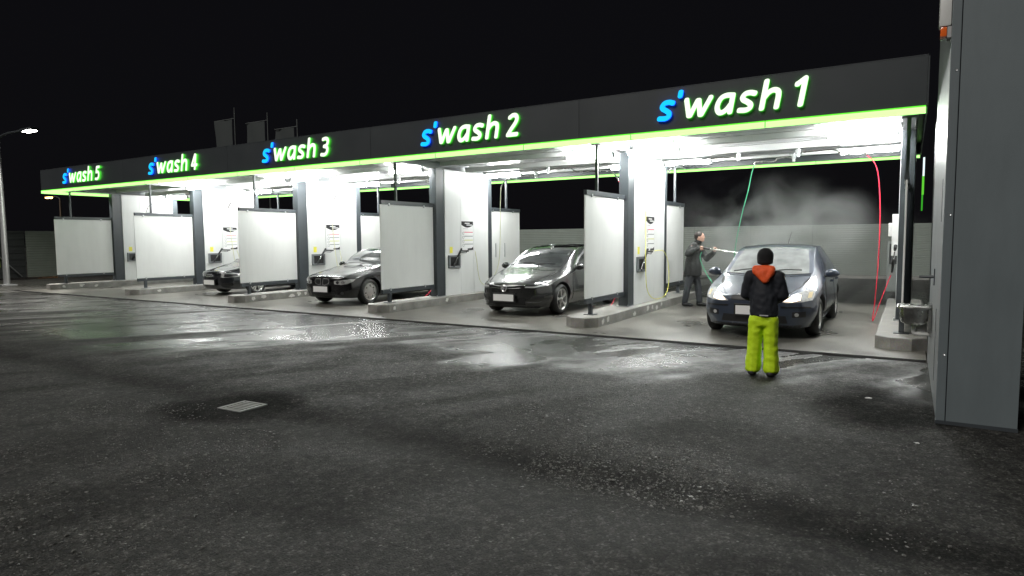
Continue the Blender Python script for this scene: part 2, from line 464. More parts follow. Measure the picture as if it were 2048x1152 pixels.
# ------------------------------------------------------------------ canopy
canopy = T('canopy_roof', 'long dark flat canopy with glowing lime edge over the five wash bays', 'canopy', (-12.7, 13.8, 3.4))
XL, XR = -25.51, 0.135
edges = [XL] + [CX[k] for k in (4, 3, 2, 1)] + [XR]
for i in range(5):
    P('fascia_panel', MB().box(edges[i] + 0.003, edges[i + 1] - 0.003, 10.655, 10.76, 3.405, 4.075), FASC, canopy)
    P('rear_fascia_panel', MB().box(edges[i] + 0.003, edges[i + 1] - 0.003, 16.9, 17.0, 3.405, 4.05), FASC, canopy)
P('end_fascia', MB().box(XL - 0.02, XL, 10.66, 17.0, 3.405, 4.07), FASC, canopy)
P('end_fascia', MB().box(XR, XR + 0.02, 10.66, 17.0, 3.405, 4.07), FASC, canopy)
P('coping', MB().box(XL - 0.005, XR + 0.005, 10.652, 10.80, 4.077, 4.09), FASC, canopy)
joints = [XL, -23.98, -21.84, -19.64, -17.45, -15.24, -13.0, -10.79, -8.60, -6.44, -4.25, -2.01, XR]
joints = [XL] + [j * 10.65 / 10.95 for j in joints[1:-1]] + [XR]
for a, b in zip(joints[:-1], joints[1:]):
    ls = P('light_strip', MB().box(a + 0.008, b - 0.008, 10.64, 10.72, 3.305, 3.385), GREENL, canopy)
    P('edge_trim', MB().box(a + 0.008, b - 0.008, 10.638, 10.722, 3.386, 3.403), GREENE, ls)
    P('joint_clip', MB().box(b - 0.007, b + 0.007, 10.645, 10.715, 3.297, 3.383), mat('joint_green', (0.1, 0.35, 0.06), 0.4), canopy)
    ls = P('rear_light_strip', MB().box(a + 0.008, b - 0.008, 16.92, 16.99, 3.335, 3.39), GREENL, canopy)
P('end_light_strip', MB().box(XL - 0.012, XL + 0.05, 10.73, 16.9, 3.30, 3.39), GREENL, canopy)
# ribbed deck per bay
def deck(x0, x1):
    prof = []
    y = 10.78
    while y < 16.88:
        prof += [(y, 3.56), (y + 0.10, 3.56), (y + 0.13, 3.60), (y + 0.21, 3.60)]; y += 0.24
    n = len(prof)
    vs = [(x0, p[0], p[1]) for p in prof] + [(x1, p[0], p[1]) for p in prof]
    fs = [(i, i + 1, i + 1 + n, i + n) for i in range(n - 1)]
    return MB().add(vs, fs)
for k in range(5):
    P('roof_deck', deck(CX[k + 1] + 0.002, CX[k] - 0.002 + (0.12 if k == 0 else 0)), DECK, canopy)
P('roof_skin', MB().box(XL, XR, 10.77, 16.89, 3.64, 3.70), ANTH, canopy)
for k in range(6):
    c = CX[k]
    P('cross_beam', MB().box(c - 0.09, c + 0.09, 10.77, 16.88, 3.535, 3.55).box(c - 0.09, c + 0.09, 10.77, 16.88, 3.39, 3.405).box(c - 0.012, c + 0.012, 10.77, 16.88, 3.405, 3.535),
      mat('beam_paint', (0.42, 0.44, 0.45), 0.4), canopy)
for yy, z0 in ((13.0, 3.44), (15.9, 3.44)):
    for k in range(5):
        P('purlin', MB().box(CX[k + 1] + 0.13, CX[k] - 0.13, yy - 0.05, yy + 0.05, z0, 3.545), WHITE, canopy)
# boom rails: white box beam across each bay
for k in range(5):
    P('boom_rail', MB().box(CX[k + 1] + 0.13, CX[k] - 0.13, 14.02, 14.20, 3.37, 3.50, 0.008), WHITE, canopy)
    P('boom_rail', MB().box(CX[k + 1] + 0.13, CX[k] - 0.13, 14.85, 14.98, 3.39, 3.50, 0.008), WHITE, canopy)

# ------------------------------------------------------------------ sign lettering
def G(*pts, sm=0):
    p = [Vector((a, b, 0)) for a, b in pts]
    return catmull(p, sm) if sm else p
GLY = {
 's': ([G((.205, .275), (.15, .292), (.085, .283), (.055, .235), (.075, .195), (.13, .16), (.178, .118), (.178, .07), (.13, .042), (.045, .047), sm=5)], .25),
 "'": ([G((.045, .375), (.045, .425))], .09),
 'w': ([G((.045, .29), (.115, .048), (.135, .048), (.205, .265), (.225, .265), (.275, .048), (.295, .048), (.385, .29))], .43),
 'a': ([G((.235, .285), (.15, .293), (.085, .265), (.05, .19), (.05, .11), (.085, .048), (.135, .045), (.185, .085), (.23, .16), sm=5), G((.235, .285), (.235, .042))], .28),
 'h': ([G((.045, .045), (.045, .425)), G((.05, .19), (.10, .265), (.16, .292), (.215, .265), (.23, .20), (.23, .13), (.23, .045), sm=5)], .275),
 '1': ([G((.15, .045), (.15, .405), (.055, .335))], .2),
 '2': ([G((.055, .36), (.11, .393), (.18, .385), (.215, .33), (.195, .255), (.12, .15), (.06, .05), sm=5), G((.06, .048), (.25, .048))], .29),
 '3': ([G((.055, .385), (.13, .397), (.195, .375), (.215, .315), (.185, .25), (.11, .228), sm=5), G((.11, .228), (.195, .205), (.225, .14), (.195, .07), (.13, .045), (.045, .052), sm=5)], .27),
 '4': ([G((.16, .395), (.05, .135), (.26, .135)), G((.19, .38), (.19, .045))], .29),
 '5': ([G((.225, .395), (.085, .395), (.07, .245)), G((.07, .245), (.14, .258), (.205, .225), (.225, .15), (.195, .075), (.13, .045), (.045, .052), sm=5)], .27),
}
def glyph_tris(strokes, hw):
    V = []; Fc = []
    for st in strokes:
        for i in range(len(st) - 1):
            a, b = st[i], st[i + 1]; d = (b - a).normalized(); nrm = Vector((-d.y, d.x, 0)) * hw
            o = len(V); V += [a - nrm, b - nrm, b + nrm, a + nrm]; Fc.append([o, o + 1, o + 2, o + 3])
        for i, p in enumerate(st):
            endp = i in (0, len(st) - 1)
            o = len(V)
            rr = hw * (0.999 if not endp else 0.995)
            for k in range(12):
                an = 2 * math.pi * (k + 0.5) / 12
                # squarer terminals: superellipse
                c_, s_ = math.cos(an), math.sin(an)
                q = (abs(c_) ** 3 + abs(s_) ** 3) ** (-1 / 3) if endp else 1.0
                V.append(Vector((p.x + rr * c_ * min(q, 1.12), p.y + rr * s_ * min(q, 1.12), 0)))
            Fc.append(list(range(o, o + 12)))
    q = random.Random(5)
    r = delaunay_2d_cdt([Vector((v.x + q.uniform(-2e-4, 2e-4), v.y + q.uniform(-2e-4, 2e-4))) for v in V], [], Fc, 0, 1e-6)
    def near(c):
        for st in strokes:
            for a, b in zip(st[:-1], st[1:]):
                d = (b - a).to_2d(); t = max(0, min(1, (c - a.to_2d()).dot(d) / max(d.length_squared, 1e-12)))
                if (a.to_2d() + d * t - c).length < hw * 1.17: return True
        return False
    return r[0], [f for f, src in zip(r[2], r[5]) if src and near((r[0][f[0]] + r[0][f[1]] + r[0][f[2]]) / 3)]
def letter(ch, x0, z0, y, parent, face, side, back):
    st, _ = GLY[ch]
    hw = 0.0395
    wx = {'s': 1.12, 'w': 1.13, 'a': 1.13, 'h': 1.15}.get(ch, 1.0)
    st = [[Vector((p.x * wx, p.y * 1.03, 0)) for p in q] for q in st]
    vs, fs = glyph_tris(st, hw)
    n = len(vs); out = []
    for dy in (0, 0.028):
        for v in vs:
            out.append((x0 + v.x + 0.175 * v.y, y + dy, z0 + v.y))
    cnt = {}
    for f in fs:
        for i in range(len(f)):
            e = (f[i], f[(i + 1) % len(f)]); cnt[e] = 1
    sides = [(a, b, b + n, a + n) for (a, b) in cnt if (b, a) not in cnt]
    faces = [tuple(f) for f in fs] + [tuple(i + n for i in reversed(f)) for f in fs] + sides
    mi = [0] * len(fs) + [2] * len(fs) + [1] * len(sides)
    o = mesh_obj('letter' if ch.isalpha() or ch == "'" else 'digit', out, faces, [face, side, back], parent, False, mi)
    if ch == "'": o.name = 'apostrophe'
    return o
OFFS = [('s', -0.01), ("'", 0.282), ('w', 0.40), ('a', 0.915), ('s', 1.275), ('h', 1.60)]
for k in range(5):
    x0 = -3.665 - 5.06 * k
    t = T('lit_sign', "glowing s'wash %s lettering on the canopy fascia" % NUM[k + 1], 'sign', (x0 + 1.2, 10.58, 3.545), 'illuminated bay signs')
    for i, (ch, dx) in enumerate(OFFS):
        blue = i < 2
        letter(ch, x0 + dx, 3.545, 10.605, t, BLUEL if blue else WHITEL, BLUES if blue else SIGNG, BLUEB if blue else GREENB)
    letter(str(k + 1), x0 + 2.07 + (-0.02 if k == 0 else 0), 3.545, 10.605, t, WHITEL, SIGNG, GREENB)

# ------------------------------------------------------------------ kerb islands
def kerb(c, label):
    w, ch = 0.325, 0.19; y0, y1 = 10.6, 17.45
    poly = [(c - w + ch, y0), (c + w - ch, y0), (c + w, y0 + ch), (c + w, y1 - ch), (c + w - ch, y1), (c - w + ch, y1), (c - w, y1 - ch), (c - w, y0 + ch)]
    bm = bmesh.new()
    m = MB().prism(poly, 2, -0.05, 0.18)
    vs = [bm.verts.new(v) for v in m.v]; bm.verts.index_update()
    for f in m.f: bm.faces.new([vs[i] for i in f])
    bmesh.ops.recalc_face_normals(bm, faces=bm.faces)
    top = [e for e in bm.edges if all(v.co.z > 0.17 for v in e.verts)]
    bmesh.ops.bevel(bm, geom=top, offset=0.014, segments=2, affect='EDGES', profile=0.5)
    bm.verts.index_update()
    mb = MB().add([v.co for v in bm.verts], [[v.index for v in f.verts] for f in bm.faces]); bm.free()
    return solo('kerb_island', mb, KERB, (c, 14, 0), label, 'kerb', 'concrete kerb islands between the bays')
KL = ['concrete kerb island behind the steel sink at the right end', 'concrete kerb island between wash one and wash two', 'concrete kerb island between wash two and wash three',
      'concrete kerb island between wash three and wash four', 'concrete kerb island between wash four and wash five', 'concrete kerb island at the far left end of wash five']
KO = [kerb(CX[k], KL[k]) for k in range(6)]
# worn white paint on the kerb sides
def blotch(x, y, z, ry, rz, seed):
    q = random.Random(seed); n = 11
    pts = [(y + ry * math.cos(6.283 * i / n) * q.uniform(.35, 1), z + rz * math.sin(6.283 * i / n) * q.uniform(.4, 1)) for i in range(n)]
    return [(x, a, max(0.012, min(0.155, b))) for a, b in pts]

PAINTW = mat('worn_white_paint', (0.62, 0.61, 0.58), 0.7, var=0.3, scale=30)
for k, spots in ((1, [(11.0, .05), (11.25, .06), (12.6, .09), (13.4, .07), (13.7, .05), (14.0, .06), (14.3, .05)]), (2, [(10.95, .04), (12.9, .05)]), (3, [(11.05, .06), (11.35, .07), (12.3, .1), (12.55, .06), (12.8, .05), (13.5, .07)]), (4, [(11.4, .05), (13.0, .06)]), (5, [(10.95, .06), (11.5, .09), (12.0, .06)])):
    for i, (yy, rr) in enumerate(spots):
        p = blotch(CX[k] + 0.3255, yy, 0.09 + 0.03 * math.sin(i * 2.3), rr * 1.5, 0.065 + 0.03 * (i % 2), k * 17 + i)
        n = len(p); q = [(a + 0.0015, b, c) for a, b, c in p]
        P('worn_paint', MB().add(p + q, [tuple(range(n, 2 * n))] + [(j, (j + 1) % n, (j + 1) % n + n, j + n) for j in range(n)]), PAINTW, KO[k])

# ------------------------------------------------------------------ service walls
YEL = mat('yellow_sticker', (0.85, 0.78, 0.10), 0.5, var=0.1)
MENUW = mat('menu_white', (0.86, 0.86, 0.86), 0.4, var=0.02)
MENUK = mat('menu_black', (0.02, 0.02, 0.022), 0.4, var=0.05)
MENUR = mat('menu_red', (0.72, 0.03, 0.08), 0.4, var=0.05)
MENUG = mat('menu_grey', (0.20, 0.21, 0.21), 0.4, var=0.05)
MENUY = mat('menu_lime', (0.60, 0.62, 0.12), 0.4, var=0.05)
GREYBX = mat('terminal_grey', (0.16, 0.17, 0.175), 0.4, var=0.1)
WLBL = ['slim wall beside the grey pillar at the right end of wash one', 'white service wall with menu board on the left of wash one', 'white service wall with menu board on the left of wash two',
        'white service wall with menu board on the left of wash three', 'white service wall with menu board on the left of wash four', 'white service wall closing the far left end of wash five']
def service_wall(k):
    c = CX[k]; z0 = 0.182
    t = T('service_wall', WLBL[k], 'wall', (c, 14.1, 0.18), 'service walls between the bays')
    for ya, yb in ((13.135, 13.795), (13.803, 14.385), (14.393, 15.10)):
        P('wall_panel', MB().box(c - 0.115, c + 0.115, ya, yb, z0, 3.388, 0.004), WHITE, t)
    for ya, yb in ((12.80, 13.13), (15.105, 15.31)):
        co = P('column', MB().box(c - 0.105, c + 0.105, ya, yb, z0 + 0.012, 3.388, 0.006), ANTH, t)
        pl = P('base_plate', MB().box(c - 0.14, c + 0.14, ya - 0.06, yb + (0.0 if ya < 14 else 0.06), z0, z0 + 0.011), GALV, co)
        for bx in (c - 0.12, c + 0.12):
            P('bolt', MB().lathe([(0, 0.012), (0.03, 0.012), (0.031, 0.0)], (bx, ya - 0.035 if ya < 14 else yb + 0.035, z0 + 0.011), 2, 6), GALV, co)
    if k == 0:
        return
    x = c + 0.116
    mb = P('menu_board', MB().box(x, x + 0.006, 13.825, 14.365, 1.33, 2.10), MENUW, t)
    n = 9
    top = [(13.83, 2.095), (14.36, 2.095)] + [(14.36 - 0.53 * i / n, 2.0 - 0.07 * math.sin(math.pi * i / n) - 0.03 * (1 - i / n) * 0) for i in range(n + 1)]
    P('menu_header', MB().prism(top, 0, x + 0.0062, x + 0.008), MENUK, mb)
    for (yy, w, zz) in ((13.98, 0.22, 2.045), (14.06, 0.26, 2.0)):
        P('header_text', MB().box(x + 0.0082, x + 0.0095, yy, yy + w, zz - 0.012, zz + 0.012), MENUW, mb)
    P('menu_text', MB().box(x + 0.0062, x + 0.007, 13.90, 14.12, 1.895, 1.903), MENUG, mb)
    for i, mm in enumerate((MENUR, MENUG, MENUY, MENUG)):
        zz = 1.80 - 0.105 * i
        P('menu_line', MB().box(x + 0.0062, x + 0.0075, 13.955, 14.345, zz, zz + 0.017), mm, mb)
        P('menu_number', MB().torus((x + 0.0062, 13.91, zz - 0.02), 0.034, 0.004, 0, 14, 6), MENUG, mb)
    P('menu_footer', MB().prism([(14.10, 1.335), (14.36, 1.335), (14.36, 1.42), (14.28, 1.385), (14.10, 1.38)], 0, x + 0.0062, x + 0.008), MENUK, mb)
    tb = P('coin_terminal', MB().box(x, x + 0.05, 13.24, 13.72, 0.885, 0.935).box(x, x + 0.05, 13.24, 13.72, 1.165, 1.215).box(x, x + 0.05, 13.24, 13.29, 0.935, 1.165).box(x, x + 0.05, 13.67, 13.72, 0.935, 1.165), GREYBX, t)
    P('terminal_screen', MB().box(x, x + 0.012, 13.29, 13.67, 0.935, 1.165), BLACKP, tb)
    P('yellow_sticker', MB().box(x, x + 0.003, 13.32, 13.44, 1.27, 1.43), YEL, t)
for k in range(6): service_wall(k)

# ------------------------------------------------------------------ splash panels
def splash(k, front):
    c = CX[k]
    if front: ya, yb, yp, yh, yc = 10.90, 12.795, 11.16, 11.44, (11.18, 12.42)
    else: ya, yb, yp, yh, yc = 15.315, 17.0, 16.6, 16.25, (15.5, 16.6)
    where = ['beside the steel sink at the right end', 'between wash one and wash two', 'between wash two and wash three', 'between wash three and wash four', 'between wash four and wash five', 'at the far left end of wash five'][k]
    t = T('splash_panel', '%s white splash panel %s' % ('front' if front else 'rear', where), 'panel', (c, yp, 0.18), 'splash panels on the kerb islands')
    P('board', MB().box(c - 0.012, c + 0.012, ya, yb - 0.01, 0.495, 2.42, 0.003), BOARD, t)
    P('top_rail', MB().box(c - 0.03, c + 0.03, ya + 0.02, yb, 2.425, 2.515), ANTH, t)
    P('bottom_rail', MB().box(c - 0.03, c + 0.03, ya + 0.02, yb, 0.40, 0.488), ANTH, t)
    P('post', MB().box(c - 0.035, c + 0.035, yp - 0.035, yp + 0.035, 0.192, 0.40).box(c - 0.10, c + 0.10, yp - 0.10, yp + 0.10, 0.181, 0.192), ANTH, t)
    P('hanger', MB().box(c - 0.025, c + 0.025, yh - 0.025, yh + 0.025, 2.515, 3.375).box(c - 0.10, c + 0.10, yh - 0.06, yh + 0.06, 3.375, 3.388), ANTH, t)
    for yy in yc:
        for zz in (2.42, 0.485):
            P('clip', MB().box(c - 0.032, c + 0.036, yy - 0.022, yy + 0.022, zz - 0.03, zz + 0.03, 0.006), GALV, t)
    if not front and k == 2:
        for yy in (15.62, 16.1):
            P('door_handle', MB().box(c + 0.013, c + 0.04, yy, yy + 0.02, 1.10, 1.50), GALV, t)
for k in range(6): splash(k, True)
for k in range(1, 5): splash(k, False)

# ------------------------------------------------------------------ LED luminaires
def luminaire(k, side, rear, label):
    c = CX[k]
    y = 15.05 if rear else 12.62
    a = c + side * 0.16; b = c + side * 1.22
    x0, x1 = min(a, b), max(a, b)
    z = 3.335
    t = T('strip_luminaire', label, 'lamp', ((x0 + x1) / 2, y, z), 'LED luminaires under the canopy')
    P('housing', MB().box(x0, x1, y - 0.02, y + 0.02, z + 0.052, z + 0.075), GALV, t)
    P('diffuser', MB().prism([(y + 0.055 * math.cos(math.pi * i / 8), z + 0.01 - 0.042 * math.sin(math.pi * i / 8)) for i in range(16)], 0, x0 + 0.02, x1 - 0.02), LAMP, t)
    for xe in (x0, x1 - 0.019): P('end_cap', MB().box(xe, xe + 0.019, y - 0.058, y + 0.058, z - 0.034, z + 0.055, 0.004), GALV, t)
    for xb in (x0 + 0.1, x1 - 0.13): P('bracket', MB().box(xb, xb + 0.03, y - 0.015, y + 0.015, z + 0.076, 3.56), GALV, t)
for k in range(1, 6):
    luminaire(k, 1, True, 'lit LED luminaire at the rear left corner of wash %s' % NUM[k])
for k in range(0, 5):
    luminaire(k, -1, True, 'lit LED luminaire at the rear right corner of wash %s' % NUM[k + 1])  # wash five's lamp is unseen, added to brighten its splash panel
for k in (1, 3, 4):
    luminaire(k, 1, False, 'lit LED luminaire at the front left corner of wash %s' % NUM[k])
for k in (0, 1, 2, 3):
    luminaire(k, -1, False, 'lit LED luminaire at the front right corner of wash %s' % NUM[k + 1])

# ------------------------------------------------------------------ booms, hoses, lances
HRED = mat('red_hose', (0.75, 0.03, 0.07), 0.35, var=0.1, scale=20)
HGRN = mat('green_hose', (0.10, 0.55, 0.30), 0.35, var=0.1, scale=20)
HYEL = mat('yellow_hose', (0.80, 0.78, 0.16), 0.35, var=0.1, scale=20)
def boom(px, py, pts, label):
    t = T('wash_boom', label, 'boom arm', (px, py, 3.36), 'swivel booms under the canopy')
    P('pivot', MB().lathe([(0.0, 0.0), (0.0, 0.045), (-0.10, 0.045), (-0.10, 0.03), (-0.16, 0.03), (-0.16, 0.0)], (px, py, 3.37), 2, 14).box(px - 0.09, px + 0.09, py - 0.05, py + 0.05, 3.37, 3.385), GALV, t, True)
    P('arm', MB().tube([(px, py, 3.28)] + pts, 0.017, 8, 5), STAIN, t, True)
    return t
def hose(name, pts, r, m, label, group='hoses of the wash bays', sm=8):
    o = solo(name, MB().tube(pts, r, 8, sm), m, pts[0], label, 'hose', group, True)
    return o
boom(-1.95, 14.1, [(-1.75, 14.08, 3.30), (-1.35, 14.02, 3.30), (-1.18, 14.0, 3.22), (-1.05, 13.98, 3.20), (-0.80, 13.93, 3.20), (-0.74, 13.92, 3.14)], 'steel swivel boom carrying the red hose in wash one')
boom(-2.15, 14.92, [(-2.3, 14.85, 3.30), (-2.45, 14.78, 3.28), (-2.52, 14.74, 3.22), (-2.84, 14.62, 3.22), (-2.88, 14.6, 3.15)], 'steel swivel boom carrying the green hose in wash one')
boom(-3.1, 14.1, [(-3.3, 14.1, 3.30), (-3.9, 14.12, 3.28), (-4.05, 14.13, 3.20), (-4.45, 14.15, 3.20), (-4.62, 14.16, 3.05)], 'steel swivel boom reaching the left wall of wash one')
boom(-7.6, 14.1, [(-7.4, 14.1, 3.31), (-7.0, 14.15, 3.30), (-6.85, 14.17, 3.22), (-6.2, 14.2, 3.20), (-5.95, 14.2, 3.15), (-5.8, 14.2, 2.95)], 'steel swivel boom on the right side of wash two')
boom(-8.4, 14.92, [(-8.6, 14.9, 3.27), (-9.1, 14.85, 3.25), (-9.3, 14.83, 3.18), (-9.42, 14.8, 3.0)], 'steel swivel boom carrying the yellow hose in wash two')
boom(-13.6, 14.1, [(-13.9, 14.1, 3.28), (-14.4, 14.0, 3.25), (-14.6, 13.95, 3.12), (-14.8, 13.9, 2.85)], 'steel swivel boom on the left side of wash three')
boom(-12.4, 14.1, [(-12.1, 14.1, 3.30), (-11.5, 14.1, 3.28), (-11.3, 14.1, 3.18), (-10.8, 14.1, 3.12)], 'steel swivel boom on the right side of wash three')
boom(-18.9, 14.1, [(-19.2, 14.1, 3.28), (-19.5, 14.05, 3.15), (-19.8, 14.0, 3.02), (-20.0, 13.95, 2.75)], 'steel swivel boom in wash four')
boom(-23.9, 14.1, [(-24.2, 14.1, 3.25), (-24.45, 14.05, 3.10), (-24.9, 14.0, 3.0), (-25.05, 13.95, 2.75)], 'steel swivel boom in wash five')
hose('red_hose', [(-0.74, 13.92, 3.14), (-0.62, 13.9, 3.0), (-0.54, 13.9, 2.75), (-0.49, 13.9, 2.1), (-0.49, 13.9, 1.2), (-0.52, 13.88, 0.45), (-0.55, 13.86, 0.06), (-0.52, 13.86, 0.10), (-0.42, 13.88, 0.45), (-0.28, 13.9, 0.90)], 0.009, HRED, 'red hose hanging in a loop at the right of wash one')
hose('green_hose', [(-2.88, 14.6, 3.15), (-2.93, 14.6, 2.98), (-3.0, 14.6, 2.6), (-3.12, 14.6, 2.1), (-3.22, 14.6, 1.56), (-3.30, 14.65, 1.0), (-3.45, 14.75, 0.55), (-3.66, 14.9, 0.46), (-3.85, 15.0, 0.62), (-4.02, 15.0, 0.9), (-4.10, 14.95, 1.15), (-4.06, 14.93, 1.29)], 0.009, HGRN, 'green hose running from the boom to the man washing the car')
hose('yellow_hose', [(-4.86, 14.02, 1.33), (-4.84, 14.25, 1.34), (-4.80, 14.5, 1.30), (-4.80, 14.78, 1.05), (-4.80, 14.86, 0.62), (-4.82, 14.72, 0.32), (-4.84, 14.3, 0.24), (-4.86, 13.85, 0.30), (-4.87, 13.55, 0.55), (-4.88, 13.5, 1.1), (-4.90, 13.55, 1.6), (-4.92, 13.6, 2.2)], 0.008, HYEL, 'yellow hose looped on the left wall of wash one')
hose('yellow_hose', [(-9.42, 14.8, 3.0), (-9.44, 14.8, 2.7), (-9.45, 14.8, 2.3), (-9.46, 14.8, 1.6), (-9.5, 14.75, 0.9), (-9.7, 14.6, 0.42), (-9.85, 14.4, 0.5), (-9.9, 14.3, 1.1), (-9.92, 14.27, 1.30)], 0.010, mat('pale_hose', (0.72, 0.72, 0.5), 0.4), 'pale yellow hose hanging on the left side of wash two')
hose('red_hose', [(-5.8, 14.2, 2.95), (-5.72, 14.2, 2.75), (-5.66, 14.2, 2.3), (-5.62, 14.1, 1.4), (-5.55, 13.6, 0.5), (-5.52, 12.9, 0.06), (-5.50, 12.2, 0.02)], 0.009, HRED, 'red hose hanging behind the splash panel at the right of wash two')
hose('red_hose', [(-10.8, 14.1, 3.12), (-10.72, 14.1, 2.6), (-10.68, 13.9, 1.2), (-10.62, 13.3, 0.35), (-10.60, 12.6, 0.02)], 0.009, HRED, 'red hose hanging at the right of wash three')
for k, (bx, by, bz) in ((3, (-14.8, 13.9, 2.85)), (4, (-20.0, 13.95, 2.75)), (5, (-25.05, 13.95, 2.75))):
    c = CX[k]
    hose('wash_hose', [(bx, by, bz), (c + 0.25, by + 0.05, bz - 0.5), (c + 0.24, by + 0.2, 1.0), (c + 0.25, by + 0.4, 0.4), (c + 0.24, by + 0.42, 0.9), (c + 0.2, 14.28, 1.31)], 0.010,
         MATS['pale_hose'], 'pale hose hanging on the left wall of wash %s' % NUM[k])

def gun(name, h, tip, label, gd=None):
    """pressure lance: h = grip point, tip = nozzle end; body between, trigger guard under the grip"""
    h = Vector(h); tip = Vector(tip); d = (tip - h).normalized()
    t = T(name, label, 'wash lance', h, 'pressure wash lances')
    side = d.cross(Vector((0, 0, 1))).normalized(); up = side.cross(d).normalized()
    P('gun_body', MB().tube([h - d * 0.06, h + d * 0.20], 0.026, 8), BLACKP, t, True)
    g = -d if gd is None else Vector(gd)
    P('grip', MB().tube([h, h + g * 0.10 - up * 0.02, h + g * 0.30 - up * 0.04], 0.021, 8, 3), BLACKP, t, True)
    P('trigger_guard', MB().tube([h + d * 0.05, h + g * 0.02 - up * 0.10, h + g * 0.15 - up * 0.11, h + g * 0.20 - up * 0.035], 0.008, 6, 4), BLACKP, t, True)
    P('lance_tube', MB().tube([h + d * 0.20, tip - d * 0.14], 0.012, 8), STAIN, t, True)
    P('nozzle', MB().tube([tip - d * 0.16, tip], 0.024, 10, r2=0.03), BLACKP, t, True)
    return t
# parked lances in their holders
for k in range(1, 6):
    c = CX[k]; x = c + 0.20
    gun('wash_lance', (x, 13.68, 1.33), (x - 0.03, 13.40, 0.93), 'black wash lance parked in the terminal of wash %s' % NUM[k], (0, 1, 0.02))
gun('wash_lance', (-0.25, 13.85, 1.12), (-0.21, 13.2, 1.45), 'black wash lance parked at the right end of wash one')

# ------------------------------------------------------------------ cars
def pchip(xk, yk, x):
    xk = np.array(xk, float); yk = np.array(yk, float); h = np.diff(xk); d = np.diff(yk) / h
    m = np.zeros_like(yk); m[0] = d[0]; m[-1] = d[-1]
    for i in range(1, len(xk) - 1):
        if d[i - 1] * d[i] > 0:
            w1, w2 = 2 * h[i] + h[i - 1], h[i] + 2 * h[i - 1]
            m[i] = (w1 + w2) / (w1 / d[i - 1] + w2 / d[i])
    i = np.clip(np.searchsorted(xk, x) - 1, 0, len(xk) - 2); t = (x - xk[i]) / h[i]
    return ((2 * t**3 - 3 * t**2 + 1) * yk[i] + (t**3 - 2 * t**2 + t) * h[i] * m[i] + (-2 * t**3 + 3 * t**2) * yk[i + 1] + (t**3 - t**2) * h[i] * m[i + 1])

def car_paint(name, col, flake=0.25, rough=0.28, coat=1.0):
    m = bpy.data.materials.new(name)
    nt, N, L, b = nodes_of(m)
    tc = N.new('ShaderNodeTexCoord')
    n = N.new('ShaderNodeTexNoise'); n.inputs['Scale'].default_value = 3; n.inputs['Detail'].default_value = 8
    L.new(tc.outputs['Object'], n.inputs['Vector'])
    mx = N.new('ShaderNodeMix'); mx.data_type = 'RGBA'
    mx.inputs[6].default_value = (*[c * 0.8 for c in col], 1); mx.inputs[7].default_value = (*[c * 1.15 for c in col], 1)
    L.new(n.outputs['Fac'], mx.inputs[0]); L.new(mx.outputs[2], b.inputs['Base Color'])
    b.inputs['Metallic'].default_value = flake; b.inputs['Roughness'].default_value = rough
    b.inputs['Coat Weight'].default_value = coat
    w = N.new('ShaderNodeTexVoronoi'); w.inputs['Scale'].default_value = 60
    L.new(tc.outputs['Object'], w.inputs['Vector'])
    r = N.new('ShaderNodeMapRange'); r.inputs[1].default_value = 0.0; r.inputs[2].default_value = 0.35; r.inputs[3].default_value = 1.0; r.inputs[4].default_value = 0.0
    L.new(w.outputs['Distance'], r.inputs[0])
    bp = N.new('ShaderNodeBump'); bp.inputs['Strength'].default_value = 0.10; bp.inputs['Distance'].default_value = 0.002
    L.new(r.outputs[0], bp.inputs['Height']); L.new(bp.outputs[0], b.inputs['Coat Normal'])
    rr = N.new('ShaderNodeMapRange'); rr.inputs[3].default_value = 0.03; rr.inputs[4].default_value = 0.12
    L.new(n.outputs['Fac'], rr.inputs[0]); L.new(rr.outputs[0], b.inputs['Coat Roughness'])
    return m
GLASS = mat('car_glass', (0.018, 0.021, 0.022), 0.05, var=0.3, scale=4, coat=0.6, spec=0.8, bump=0.04, bscale=30)
WSGLASS = mat('wet_sheen_windscreen', (0.24, 0.25, 0.25), 0.22, var=0.5, scale=5, coat=1.0, spec=0.8, bump=0.25, bscale=90)  # pale base stands in for the lit ceiling mirrored in the wet glass
LENSG = mat('lamp_lens', (0.60, 0.60, 0.60), 0.12, metal=0.35, var=0.6, scale=22, coat=1.0)
LENSD = mat('lamp_dark', (0.05, 0.05, 0.055), 0.1, metal=0.3, var=0.5, scale=20, coat=1.0)
RIM = mat('alloy_rim', (0.62, 0.62, 0.60), 0.3, metal=0.75, var=0.1, scale=10)
MESHK = mat('grille_black', (0.008, 0.008, 0.009), 0.5, var=0.3, scale=30)
SEAM = mat('panel_gap', (0.006, 0.006, 0.006), 0.8, var=0.0)

def bool_cut(o, cutters):
    for c in cutters:
        md = o.modifiers.new('cut', 'BOOLEAN'); md.object = c; md.operation = 'DIFFERENCE'; md.solver = 'EXACT'
    dg = bpy.context.evaluated_depsgraph_get(); dg.update()
    me = bpy.data.meshes.new_from_object(o.evaluated_get(dg))
    o.modifiers.clear(); old = o.data; o.data = me; bpy.data.meshes.remove(old)
    for c in cutters:
        m = c.data; bpy.data.objects.remove(c); bpy.data.meshes.remove(m)

